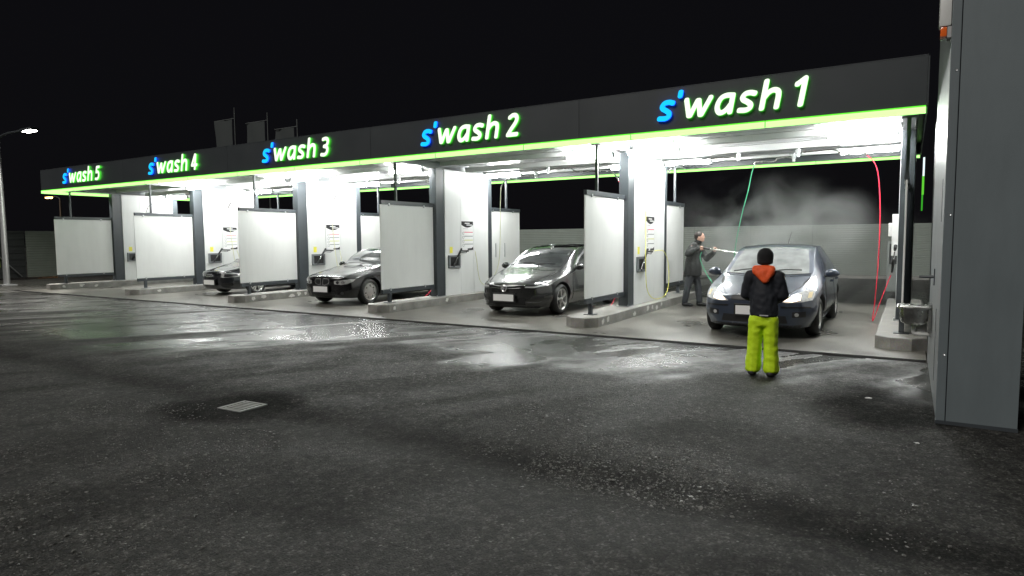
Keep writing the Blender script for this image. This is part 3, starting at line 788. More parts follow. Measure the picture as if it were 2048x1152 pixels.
class Car:
    def __init__(s, name, label, loc, spec):
        s.loc = Vector(loc); s.sp = spec
        s.root = T(name, label, 'car', loc, 'cars in the wash bays')
        s.body()
    def body(s):
        sp = s.sp; K = sp['st']                   # y, zb, wb, wm, zm, wsh, zsh, wt, zt, zc
        ky = [k[0] for k in K]
        L0, L1 = ky[0], ky[-1]
        ys = np.concatenate([np.linspace(L0, 1.4, 30), np.linspace(1.45, L1 - 0.5, 34), np.linspace(L1 - 0.46, L1, 14)])
        Pm = [pchip(ky, [k[j] for k in K], ys) for j in range(1, 10)]
        rings = []
        def ring(i):
            zb, wb, wm, zm, wsh, zsh, wt, zt, zc = [p[i] for p in Pm]
            pts = [(0, zb), (wb * 0.6, zb), (wb * 0.95, zb + 0.005), (wb * 1.0, zb + 0.05), (wm * 0.99, (zm + zb + .05) / 2 + .02), (wm, zm), (wsh + (wm - wsh) * .35, zm + (zsh - zm) * .75),
                   (wsh, zsh), (wsh + (wt - wsh) * .5 + 0.012, zsh + (zt - zsh) * .5), (wt, zt), (wt * .93, zt + (zc - zt) * .33), (wt * .62, zt + (zc - zt) * .76), (wt * .3, zt + (zc - zt) * .95), (0, zc)]
            vv = catmull([Vector((a, b, 0)) for a, b in pts], 4)
            return np.array([(p.x, p.y) for p in vv])
        bow = sp.get('bow', 0.24); rake = sp.get('rake', 0.0)
        def place(r, y):
            x = r[:, 0]; z = r[:, 1]
            f = max(0.0, 1 - (y - L0) / 1.0) ** 1.5
            g = max(0.0, 1 - (L1 - y) / 0.8) ** 1.5
            yy = y + f * (bow * np.abs(x / 0.8) ** 2.6 + rake * (z - 0.5)) - g * 0.16 * np.abs(x / 0.8) ** 2.6
            return np.stack([x, yy, z], 1)
        r0 = ring(0); zc0 = sp.get('nose_z', 0.48)
        seq = []
        for tau, dy in ((0.02, -0.055), (0.25, -0.055), (0.45, -0.053), (0.62, -0.05), (0.76, -0.044), (0.86, -0.034), (0.93, -0.022), (0.975, -0.01)):
            q = r0.copy(); q[:, 0] *= tau; q[:, 1] = zc0 + (q[:, 1] - zc0) * tau
            seq.append(place(q, L0) + np.array([0, dy, 0]))
        for i in range(len(ys)): seq.append(place(ring(i), ys[i]))
        r1 = ring(len(ys) - 1)
        for tau, dy in ((0.975, 0.01), (0.9, 0.03), (0.75, 0.045), (0.4, 0.05), (0.02, 0.05)):
            q = r1.copy(); q[:, 0] *= tau; q[:, 1] = 0.6 + (q[:, 1] - 0.6) * tau
            seq.append(place(q, L1) + np.array([0, dy, 0]))
        n = len(r0); full = 2 * n - 2
        vs = []
        for q in seq:
            vs += [tuple(p) for p in q] + [(-p[0], p[1], p[2]) for p in q[-2:0:-1]]
        fs = []
        for i in range(len(seq) - 1):
            for j in range(full):
                a = i * full + j; b = i * full + (j + 1) % full
                fs.append((a, b, b + full, a + full))
        fs.append(tuple(range(full - 1, -1, -1))); m = (len(seq) - 1) * full; fs.append(tuple(range(m, m + full)))
        s.bvh = BVHTree.FromPolygons([Vector(v) for v in vs], fs)
        wv = [tuple(Vector(v) + s.loc) for v in vs]
        o = mesh_obj('body', wv, fs, [sp['paint'], BLACKP], s.root, True, sharp=50)
        # wheel arches
        cut = []
        for yw in (sp['wf'], sp['wr']):
            for sx in (-1, 1):
                mb = MB(); ra = sp['R'] + 0.045
                mb.lathe([(0.60, 0.0), (0.60, ra), (1.15, ra), (1.15, 0.0)], (0, 0, 0), 0, 40)
                vv = [(sx * p[0] + s.loc.x, p[1] + yw + s.loc.y, p[2] + sp['R'] + 0.01 + s.loc.z) for p in mb.v]
                c = mesh_obj('cutter', vv, mb.f, [SEAM, SEAM], s.root, mi=[1] * len(mb.f)); cut.append(c)
        bool_cut(o, cut)
        o.data.polygons.foreach_set('use_smooth', [True] * len(o.data.polygons)); o.data.set_sharp_from_angle(angle=R(40))
        s.bo = o
        for yw in (sp['wf'], sp['wr']):
            for sx in (-1, 1): s.wheel(sx, yw)
    def wheel(s, sx, yw):
        sp = s.sp; Rw = sp['R']; W = 0.205; rr = sp.get('rim', 0.215); xo = sp.get('track', 0.865)
        c = (s.loc.x + sx * (xo - W / 2), s.loc.y + yw, s.loc.z + Rw)
        prof = [(-W / 2 + .01, rr), (-W / 2, rr + .02), (-W / 2 - .006, (rr + Rw) / 2), (-W / 2 + .012, Rw - .022), (-W / 2 + .035, Rw - .004), (0, Rw), (W / 2 - .035, Rw - .004), (W / 2 - .012, Rw - .022), (W / 2 + .006, (rr + Rw) / 2), (W / 2, rr + .02), (W / 2 - .01, rr)]
        w = P('wheel', MB().lathe(prof, c, 0, 40), DARKRUB, s.root, True)
        face = W / 2 - 0.012
        rp = [(sx * (face), rr + .004), (sx * (face + .006), rr - .006), (sx * (face - .012), rr - .022), (sx * (face - .05), rr - .03), (sx * (-W / 2 + .03), rr - .03)]
        rim = P('rim', MB().lathe(rp, c, 0, 40), RIM, w, True)
        P('brake_disc', MB().lathe([(sx * (face - .085), 0.0), (sx * (face - .085), rr - .035)], c, 0, 28), mat('brake_dark', (0.03, 0.03, 0.03), 0.5, metal=0.4), w)
        mb = MB(); ns = sp.get('spokes', 5); style = sp.get('style', 'spoke')
        def pt(r, a, dx): return (c[0] + sx * (face + dx), c[1] + r * math.cos(a), c[2] + r * math.sin(a))
        if style == 'spoke':
            for i in range(ns):
                a0 = 2 * math.pi * i / ns + 0.3
                for tw in ((-0.13, -0.20), (0.13, 0.20)) if sp.get('twin') else ((0.0, sp.get('lean', 0.0)),):
                    ai, ao = a0 + tw[0], a0 + tw[1]
                    hi, ho = sp.get('sw', (0.34, 0.14)); r_i, r_o = 0.035, rr - 0.012
                    hh = 0.5 if sp.get('twin') else 1.0
                    q = [pt(r_i, ai - hi * hh, -0.008), pt(r_i, ai + hi * hh, -0.008), pt(r_o, ao + ho * hh, -0.004), pt(r_o, ao - ho * hh, -0.004),
                         pt(r_i, ai - hi * hh, -0.045), pt(r_i, ai + hi * hh, -0.045), pt(r_o, ao + ho * hh, -0.035), pt(r_o, ao - ho * hh, -0.035)]
                    mb.add(q, [(0, 1, 2, 3), (7, 6, 5, 4), (0, 4, 5, 1), (1, 5, 6, 2), (2, 6, 7, 3), (3, 7, 4, 0)])
        else:   # hubcap with holes near the rim
            nseg = 7
            for i in range(nseg):
                a0 = 2 * math.pi * i / nseg + 0.2; da = math.pi / nseg
                for (ra, rb, h0, h1) in ((0.03, rr * .60, 1.0, 1.0), (rr * .60, rr * .84, 0.72, 0.70), (rr * .84, rr - .008, 1.0, 1.0)):
                    q = [pt(ra, a0 - da * h0, .004 if ra < .1 else -.002), pt(ra, a0 + da * h0, .004 if ra < .1 else -.002), pt(rb, a0 + da * h1, -.004), pt(rb, a0 - da * h1, -.004)]
                    q += [(p[0] - sx * 0.02, p[1], p[2]) for p in q]
                    mb.add(q, [(0, 1, 2, 3), (7, 6, 5, 4), (0, 4, 5, 1), (1, 5, 6, 2), (2, 6, 7, 3), (3, 7, 4, 0)])
        P('spokes', mb, RIM, w)
        P('hub_cap', MB().lathe([(sx * (face + .004), 0.0), (sx * (face + .004), 0.03), (sx * (face - .01), 0.04), (sx * (face - .04), 0.045)], c, 0, 18), RIM, w, True)
    def patch(s, name, poly, mode, m, off=0.004, step=0.03, parent=None, both=False, sm=0, thick=0.012, label=None):
        """outline drawn on the body: mode 'f' = (x,z) from the front, 't' = (x,y) from above, 's' = (y,z) from the side"""
        outs = []
        for sg in ((1, -1) if both else (1,)):
            pl = [Vector((a, b, 0)) for a, b in poly]
            if sm: pl = catmull(pl + [pl[0]], sm)[:-1]
            dn = []
            for i in range(len(pl)):
                a, b = pl[i], pl[(i + 1) % len(pl)]; k = max(1, int((b - a).length / step))
                dn += [a + (b - a) * (j / k) for j in range(k)]
            nb = len(dn)
            x0, x1 = min(p.x for p in dn), max(p.x for p in dn); y0, y1 = min(p.y for p in dn), max(p.y for p in dn)
            def inside(px, py):
                r = False
                for i in range(nb):
                    a, b = dn[i], dn[i - 1]
                    if (a.y > py) != (b.y > py) and px < (b.x - a.x) * (py - a.y) / (b.y - a.y) + a.x: r = not r
                return r
            ins = []
            gx = x0 + step / 2
            while gx < x1:
                gy = y0 + step / 2
                while gy < y1:
                    if inside(gx, gy) and min((p.x - gx) ** 2 + (p.y - gy) ** 2 for p in dn) > (step * .35) ** 2: ins.append(Vector((gx, gy)))
                    gy += step
                gx += step
            r = delaunay_2d_cdt([p.to_2d() for p in dn] + ins, [], [list(range(nb))], 0, 1e-6)
            v2, fs = r[0], [f for f, src in zip(r[2], r[5]) if src]
            top = []; bot = []
            for p in v2:
                if mode == 'f': o, d = Vector((sg * p.x, -3, p.y)), Vector((0, 1, 0))
                elif mode == 't': o, d = Vector((sg * p.x, p.y, 4)), Vector((0, 0, -1))
                elif mode == 'd': o, d = Vector((sg * (p.x + 2.0), -3, p.y)), Vector((-sg * 2.0, 3, 0)).normalized()
                else: o, d = Vector((sg * 3, p.x, p.y)), Vector((-sg, 0, 0))
                h = s.bvh.ray_cast(o, d)
                if h[0] is None:
                    h = s.bvh.find_nearest(o + d * 3)
                nrm = h[1] if h[1].dot(d) < 0 else -h[1]
                top.append(h[0] + nrm * off + s.loc); bot.append(h[0] + nrm * (off - thick) + s.loc)
            n = len(top); cnt = set()
            for f in fs:
                for i in range(len(f)): cnt.add((f[i], f[(i + 1) % len(f)]))
            sides = [(a, b, b + n, a + n) for (a, b) in cnt if (b, a) not in cnt]
            o = mesh_obj(name, top + bot, [tuple(f) for f in fs] + sides, m, parent or s.root, True, sharp=30)
            if label: o['label'] = label
            outs.append(o)
        return outs if both else outs[0]
    def line(s, name, pts, mode, m, w=0.004, off=0.002, both=False, sm=0):
        pl = [Vector((a, b, 0)) for a, b in pts]
        if sm: pl = catmull(pl, sm)
        A = []; B = []
        for i, p in enumerate(pl):
            d = (pl[min(i + 1, len(pl) - 1)] - pl[max(i - 1, 0)]).normalized(); nn = Vector((-d.y, d.x, 0)) * w
            A.append((p + nn).to_2d()); B.append((p - nn).to_2d())
        return s.patch(name, [tuple(p) for p in A] + [tuple(p) for p in reversed(B)], mode, m, off, 0.06, both=both, thick=0.006)
    def mirror(s, m, y, z, x=0.93):
        for sx in (-1, 1):
            mb = MB(); mb.ell((0, 0, 0), (1, 1, 1), 16, 10)
            vs = []
            for a, b, c in mb.v:
                vs.append((s.loc.x + sx * (x + 0.055 + 0.115 * a * (1 - 0.12 * c)), s.loc.y + y + 0.065 * b * (1.0 if b < 0 else 0.35), s.loc.z + z + 0.075 * c * (1 - 0.15 * a)))
            o = mesh_obj('wing_mirror', vs, mb.f, m, s.root, True)
            P('mirror_stalk', MB().tube([(s.loc.x + sx * (x - 0.09), s.loc.y + y + 0.03, s.loc.z + z - 0.055), (s.loc.x + sx * (x + 0.03), s.loc.y + y + 0.01, s.loc.z + z - 0.045)], 0.024, 8), BLACKP, o, True)
    def plate(s, y, z, x=0.0, w=0.275, h=0.097):
        X, Y, Z = s.loc.x + x, s.loc.y + y, s.loc.z + z
        pl = P('licence_plate', MB().box(X - w, X + w, Y, Y + 0.03, Z - h, Z + h, 0.004), BLACKP, s.root)
        P('plate_face', MB().box(X - w * .90, X + w * .90, Y - 0.004, Y + 0.001, Z - h * .72, Z + h * .72), PLATEW, pl)
    def wipers(s, y, z, xs):
        for (xa, xb, dy, dz) in xs:
            P('wiper', MB().tube([(s.loc.x + xa, s.loc.y + y, s.loc.z + z), (s.loc.x + (xa + xb) / 2, s.loc.y + y + dy * .5 - .02, s.loc.z + z + dz * .5 + .02), (s.loc.x + xb, s.loc.y + y + dy, s.loc.z + z + dz)], 0.010, 6, 3), BLACKP, s.root, True)

# station columns: y, zb, wb, wm, zm, wsh, zsh, wt, zt, zc
HATCH = [(0.06, .20, .62, .72, .46, .69, .60, .62, .665, .70), (0.22, .185, .76, .845, .48, .82, .64, .66, .72, .755), (0.50, .18, .80, .885, .50, .86, .72, .68, .80, .84),
         (0.86, .18, .82, .91, .55, .885, .79, .71, .885, .925), (1.12, .18, .83, .92, .56, .89, .85, .73, .955, .995), (1.30, .18, .83, .92, .56, .89, .88, .735, 1.03, 1.08),
         (1.62, .18, .83, .92, .56, .885, .91, .70, 1.20, 1.265), (2.02, .18, .83, .92, .56, .88, .93, .665, 1.372, 1.425), (2.35, .18, .83, .92, .56, .88, .94, .655, 1.415, 1.475), (2.75, .18, .83, .92, .56, .88, .95, .645, 1.425, 1.49),
         (3.35, .18, .83, .915, .57, .87, .96, .625, 1.40, 1.465), (3.80, .20, .80, .90, .60, .84, .97, .56, 1.28, 1.34), (4.08, .24, .74, .86, .64, .80, .95, .54, 1.06, 1.12), (4.27, .30, .66, .78, .66, .72, .88, .52, .93, .96)]
def stretch(st, fl, fz, fw=1.0, dz=0.0):
    return [(k[0] * fl, k[1], k[2] * fw, k[3] * fw, k[4] * fz, k[5] * fw, k[6] * fz + dz, k[7] * fw, k[8] * fz, k[9] * fz) for k in st]

# --- blue-grey hatchback in bay 1
focus = Car('hatchback_car', 'wet blue-grey hatchback with lit headlights in wash one', (-2.09, 10.72, 0.0),
            dict(st=HATCH, paint=car_paint('blue_grey_paint', (0.040, 0.052, 0.080), 0.25, 0.36), wf=0.88, wr=3.52, R=0.315, rim=0.205, track=0.885, bow=0.21, spokes=7, sw=(0.25, 0.10)))
f = focus
WARM = emat('headlight_glow', (1.0, 0.80, 0.62), 3.0)
f.patch('windscreen', [(-.66, 1.0), (-.35, .985), (0, .98), (.35, .985), (.66, 1.0), (.615, 1.20), (.545, 1.395), (.3, 1.425), (0, 1.435), (-.3, 1.425), (-.545, 1.395), (-.615, 1.20)], 'f', WSGLASS, 0.004, 0.05)
f.line('windscreen_seal', [(-.69, .98), (-.35, .965), (0, .96), (.35, .965), (.69, .98)], 'f', BLACKP, 0.012, 0.006)
f.patch('side_window', [(1.55, .985), (1.95, 1.20), (2.25, 1.345), (2.62, 1.375), (2.62, .985)], 's', GLASS, 0.005, 0.05, both=True)
f.patch('side_window', [(2.70, .985), (2.70, 1.375), (3.2, 1.355), (3.45, 1.30), (3.55, 1.06), (3.45, .99)], 's', GLASS, 0.005, 0.05, both=True)
for h in f.patch('headlight', [(.395, .60), (.50, .585), (.68, .60), (.815, .625), (.835, .70), (.80, .775), (.70, .765), (.58, .715), (.45, .645)], 'f', LENSG, 0.006, 0.03, both=True): pass
f.patch('headlight_bulb', [(.44, .61), (.56, .605), (.66, .63), (.66, .705), (.58, .695), (.48, .645)], 'f', WARM, 0.010, 0.025, both=True)
f.patch('indicator_lens', [(.75, .655), (.80, .66), (.80, .74), (.75, .735)], 'f', mat('amber_lens', (0.75, 0.62, 0.38), 0.1, coat=1.0), 0.011, 0.025, both=True)
f.patch('upper_grille', [(-.34, .615), (.34, .615), (.36, .655), (.33, .682), (-.33, .682), (-.36, .655)], 'f', MESHK, 0.006, 0.04)
f.line('grille_chrome', [(-.36, .69), (0, .697), (.36, .69)], 'f', CHROME, 0.007, 0.012)
f.patch('lower_grille', [(-.50, .27), (.50, .27), (.47, .385), (-.47, .385)], 'f', MESHK, 0.006, 0.05)
f.patch('spoiler_lip', [(-.66, .195), (.66, .195), (.68, .235), (-.68, .235)], 'f', BLACKP, 0.012, 0.05)
f.patch('bumper_strip', [(.40, .515), (.80, .50), (.80, .525), (.40, .54)], 'f', BLACKP, 0.010, 0.04, both=True)
f.patch('fog_lamp_recess', [(.56, .36), (.74, .365), (.74, .455), (.56, .445)], 'f', MESHK, 0.005, 0.03, both=True)
f.patch('fog_lamp', [(.62 + .03 * math.cos(i * .785), .405 + .03 * math.sin(i * .785)) for i in range(8)], 'f', LENSG, 0.009, 0.02, both=True)
f.line('bonnet_gap', [(.385, .66), (.50, .73), (.62, .80), (.69, .87), (.715, .955)], 'f', SEAM, 0.004, 0.003, both=True)
f.line('door_gap', [(1.40, .28), (1.34, .6), (1.38, .93)], 's', SEAM, 0.005, 0.003, both=True)
f.line('door_gap', [(2.66, .24), (2.68, .95)], 's', SEAM, 0.005, 0.003, both=True)
f.line('sill_gap', [(1.40, .26), (3.1, .25)], 's', SEAM, 0.006, 0.003, both=True)
for yy in (2.40, 3.30):
    f.patch('door_handle', [(yy, .80), (yy + .17, .80), (yy + .17, .835), (yy, .835)], 's', f.sp['paint'], 0.03, 0.04, both=True, thick=.03)
f.mirror(f.sp['paint'], 1.50, 1.0)
f.plate(-0.045, .465, w=0.29)
f.wipers(1.10, 1.03, [(-.55, .02, .06, .04), (.05, .55, .06, .03)])
P('aerial', MB().tube([(-2.09, 10.72 + 3.3, 1.47), (-2.09, 10.72 + 3.75, 1.72)], 0.006, 6), BLACKP, f.root)

# --- dark grey estate in bay 2
ASTRA = stretch(HATCH, 1.075, 1.0, 0.985)
a = Car('estate_car', 'dark grey estate car with chrome grille bars in wash two', (-7.20, 11.42, 0.0),
        dict(st=ASTRA, paint=car_paint('dark_brown_grey_paint', (0.030, 0.031, 0.031), 0.35, 0.25), wf=0.93, wr=3.62, R=0.325, rim=0.228, track=0.885, bow=0.30, spokes=5, sw=(0.40, 0.16), lean=0.22))
a.patch('windscreen', [(-.66, 1.0), (0, .975), (.66, 1.0), (.605, 1.20), (.535, 1.385), (.3, 1.42), (0, 1.43), (-.3, 1.42), (-.535, 1.385), (-.605, 1.20)], 'f', GLASS, 0.004, 0.05)
a.patch('side_window', [(1.66, .985), (2.1, 1.20), (2.42, 1.345), (2.85, 1.375), (2.85, .985)], 's', GLASS, 0.005, 0.05, both=True)
a.patch('side_window', [(2.93, .985), (2.93, 1.375), (3.5, 1.36), (3.7, .99)], 's', GLASS, 0.005, 0.05, both=True)
a.line('window_trim', [(1.62, .995), (2.07, 1.225), (2.40, 1.365), (2.85, 1.395)], 's', CHROME, 0.007, 0.008, both=True)
a.patch('headlight', [(.43, .60), (.60, .595), (.76, .635), (.83, .72), (.815, .765), (.66, .725), (.50, .655)], 'f', LENSD, 0.005, 0.03, both=True)
a.patch('light_guide', [(.44, .612), (.60, .605), (.745, .64), (.80, .715), (.785, .745), (.69, .722), (.69, .70), (.755, .712), (.715, .66), (.60, .632), (.46, .635)], 'f', mat('led_guide', (0.5, 0.5, 0.5), 0.25), 0.010, 0.02, both=True)
a.patch('projector_lens', [(.655 + .035 * math.cos(i * .785), .675 + .03 * math.sin(i * .785)) for i in range(8)], 'f', GLASS, 0.012, 0.02, both=True)
a.patch('upper_grille', [(-.46, .645), (.46, .645), (.30, .50), (.18, .475), (-.18, .475), (-.30, .50)], 'f', MESHK, 0.006, 0.04)
a.line('grille_bar', [(-.47, .655), (-.2, .625), (0, .618), (.2, .625), (.47, .655)], 'f', CHROME, 0.011, 0.014, sm=4)
a.line('grille_bar', [(-.40, .60), (-.2, .582), (0, .578), (.2, .582), (.40, .60)], 'f', CHROME, 0.008, 0.014, sm=4)
bc = Vector((-7.20, 11.42 - 0.035, 0.597))
em = P('badge_ring', MB().torus(bc, 0.062, 0.011, 1, 28, 8), CHROME, a.root, True)
P('badge_bolt', MB().prism([(bc.x - .055, bc.z + .016), (bc.x + .022, bc.z + .016), (bc.x + .012, bc.z + .002), (bc.x + .055, bc.z - .004), (bc.x - .02, bc.z - .016), (bc.x - .012, bc.z - .002), (bc.x - .055, bc.z + .004)], 1, bc.y - .008, bc.y + .006), CHROME, em)
a.patch('lower_grille', [(-.46, .25), (.46, .25), (.42, .40), (-.42, .40)], 'f', MESHK, 0.005, 0.05)
a.patch('fog_lamp_recess', [(.53, .36), (.74, .39), (.76, .45), (.60, .445)], 'f', MESHK, 0.005, 0.03, both=True)
a.line('fog_lamp', [(.60, .405), (.74, .42)], 'f', LENSG, 0.012, 0.010, both=True)
a.line('bumper_trim', [(.45, .30), (.60, .295), (.78, .325)], 'f', CHROME, 0.006, 0.010, both=True, sm=4)
a.patch('spoiler_lip', [(-.66, .19), (.66, .19), (.68, .225), (-.68, .225)], 'f', BLACKP, 0.012, 0.05)
a.line('bonnet_gap', [(.42, .665), (.56, .745), (.66, .82), (.70, .87), (.72, .955)], 'f', SEAM, 0.004, 0.003, both=True)
a.line('door_gap', [(1.46, .28), (1.40, .6), (1.45, .93)], 's', SEAM, 0.005, 0.003, both=True)
a.line('sill_gap', [(1.45, .26), (3.2, .25)], 's', SEAM, 0.006, 0.003, both=True)
a.line('roof_rail', [(1.98, 1.43), (2.5, 1.452), (3.2, 1.45), (3.9, 1.42)], 's', mat('rail_alloy', (0.6, 0.6, 0.6), 0.2, metal=1), 0.012, 0.03, both=True)
a.mirror(a.sp['paint'], 1.60, 1.0, 0.91)
a.plate(-0.055, .40)
a.wipers(1.17, 1.03, [(-.55, .02, .08, .05), (.05, .55, .08, .03)])

# --- black saloon in bay 3
BMW = stretch(HATCH, 1.04, 0.965, 0.985)
BMW = [(k[0], k[1], k[2], k[3], k[4], k[5], k[6] + (.0), k[7], k[8], k[9]) for k in BMW]
BMW[0] = (0.06, .20, .68, .80, .46, .77, .64, .66, .71, .74)
BMW[1] = (0.23, .185, .76, .85, .48, .83, .69, .67, .75, .785)
BMW[2] = (0.52, .18, .79, .88, .50, .855, .745, .68, .80, .835)
BMW[3] = (0.92, .18, .81, .90, .55, .875, .80, .70, .865, .895)
BMW[4] = (1.24, .18, .82, .905, .56, .88, .84, .72, .92, .955)
BMW[5] = (1.46, .18, .82, .905, .56, .88, .86, .72, .985, 1.03)
b_ = Car('saloon_car', 'black saloon with twin oval grille in wash three', (-12.42, 11.18, 0.0),
         dict(st=BMW, paint=car_paint('black_paint', (0.006, 0.006, 0.007), 0.0, 0.22, 0.4), wf=0.80, wr=3.56, R=0.325, rim=0.22, track=0.875, bow=0.17, style='cap'))
b_.patch('windscreen', [(-.64, .965), (0, .945), (.64, .965), (.59, 1.15), (.53, 1.335), (.3, 1.37), (0, 1.38), (-.3, 1.37), (-.53, 1.335), (-.59, 1.15)], 'f', GLASS, 0.004, 0.05)
b_.patch('side_window', [(1.70, .94), (2.05, 1.14), (2.35, 1.30), (2.75, 1.33), (2.75, .94)], 's', GLASS, 0.005, 0.05, both=True)
b_.patch('side_window', [(2.83, .94), (2.83, 1.33), (3.3, 1.30), (3.55, .96)], 's', GLASS, 0.005, 0.05, both=True)
for h in b_.patch('kidney_grille', [(.025, .51), (.14, .515), (.24, .55), (.255, .62), (.235, .675), (.12, .688), (.035, .68), (.022, .60)], 'f', CHROME, 0.006, 0.03, both=True): pass
b_.patch('grille_mesh', [(.042, .525), (.14, .53), (.225, .56), (.24, .62), (.22, .662), (.12, .673), (.05, .665), (.038, .60)], 'f', MESHK, 0.010, 0.03, both=True)
b_.patch('headlight', [(.40, .545), (.58, .53), (.72, .55), (.80, .60), (.825, .665), (.70, .655), (.55, .635), (.40, .625)], 'f', LENSG, 0.005, 0.03, both=True)
b_.patch('headlight_ring', [(.62 + .045 * math.cos(i * .628), .59 + .04 * math.sin(i * .628)) for i in range(10)], 'f', CHROME, 0.010, 0.02, both=True)
b_.patch('headlight_ring', [(.49 + .04 * math.cos(i * .628), .585 + .036 * math.sin(i * .628)) for i in range(10)], 'f', LENSD, 0.010, 0.02, both=True)
b_.patch('lower_grille', [(-.42, .25), (.42, .25), (.38, .35), (-.38, .35)], 'f', MESHK, 0.005, 0.05)
b_.patch('fog_lamp', [(.60 + .04 * math.cos(i * .628), .32 + .034 * math.sin(i * .628)) for i in range(10)], 'f', LENSD, 0.008, 0.02, both=True)
b_.patch('badge', [(.036 * math.cos(i * .524), .10 + .036 * math.sin(i * .524)) for i in range(12)], 't', CHROME, 0.006, 0.02)
b_.line('bonnet_gap', [(.30, .66), (.50, .70), (.64, .78), (.70, .86), (.71, .92)], 'f', SEAM, 0.004, 0.003, both=True)
b_.line('door_gap', [(1.38, .28), (1.33, .6), (1.38, .90)], 's', SEAM, 0.005, 0.003, both=True)
b_.line('shoulder_line', [(.55, .66), (1.0, .735), (1.8, .78), (3.4, .80)], 's', b_.sp['paint'], 0.008, 0.008, both=True)
b_.patch('side_repeater', [(1.16, .60), (1.24, .61), (1.22, .635), (1.16, .63)], 's', LENSG, 0.006, 0.02, both=True)
b_.mirror(b_.sp['paint'], 1.62, .97, 0.89)
b_.plate(-0.05, .415)
b_.wipers(1.28, .985, [(-.55, .02, .08, .05), (.05, .55, .08, .03)])

# --- dark saloon in bay 4
AUDI = stretch(HATCH, 1.06, 0.965, 0.98)
AUDI[0] = (0.06, .20, .62, .72, .46, .69, .64, .62, .70, .735)
d = Car('saloon_car', 'dark saloon with tall grille half hidden behind a splash panel in wash four', (-17.78, 11.72, 0.0),
        dict(st=AUDI, paint=car_paint('dark_blue_paint', (0.014, 0.016, 0.020), 0.3, 0.25), wf=0.98, wr=3.70, R=0.325, rim=0.228, track=0.875, bow=0.26, spokes=5, twin=True, sw=(0.34, 0.16)))
d.patch('windscreen', [(-.64, .965), (0, .945), (.64, .965), (.59, 1.15), (.53, 1.335), (0, 1.38), (-.53, 1.335), (-.59, 1.15)], 'f', GLASS, 0.004, 0.05)
d.patch('side_window', [(1.70, .94), (2.05, 1.14), (2.35, 1.30), (2.75, 1.33), (2.75, .94)], 's', GLASS, 0.005, 0.05, both=True)
d.patch('grille_frame', [(-.30, .68), (.30, .68), (.33, .60), (.24, .25), (-.24, .25), (-.33, .60)], 'f', CHROME, 0.005, 0.04)
d.patch('grille_mesh', [(-.285, .668), (.285, .668), (.315, .60), (.228, .262), (-.228, .262), (-.315, .60)], 'f', MESHK, 0.009, 0.04)
for i in range(4):
    P('badge_ring', MB().torus((-17.78 - .105 + .07 * i, 11.72 - 0.035, .60), 0.042, 0.007, 1, 20, 6), CHROME, d.root, True)
d.patch('headlight', [(.42, .545), (.62, .545), (.80, .575), (.82, .655), (.62, .665), (.44, .66)], 'f', LENSG, 0.005, 0.03, both=True)
d.patch('headlight_inner', [(.52, .565), (.62, .56), (.78, .59), (.79, .645), (.62, .65), (.53, .645)], 'f', LENSD, 0.009, 0.03, both=True)
d.patch('fog_lamp_recess', [(.42, .29), (.70, .30), (.72, .39), (.44, .38)], 'f', MESHK, 0.005, 0.03, both=True)
d.line('bonnet_gap', [(.34, .69), (.52, .72), (.64, .79), (.70, .86), (.71, .92)], 'f', SEAM, 0.004, 0.003, both=True)
d.mirror(d.sp['paint'], 1.62, .97, 0.89)
d.plate(-0.05, .40)

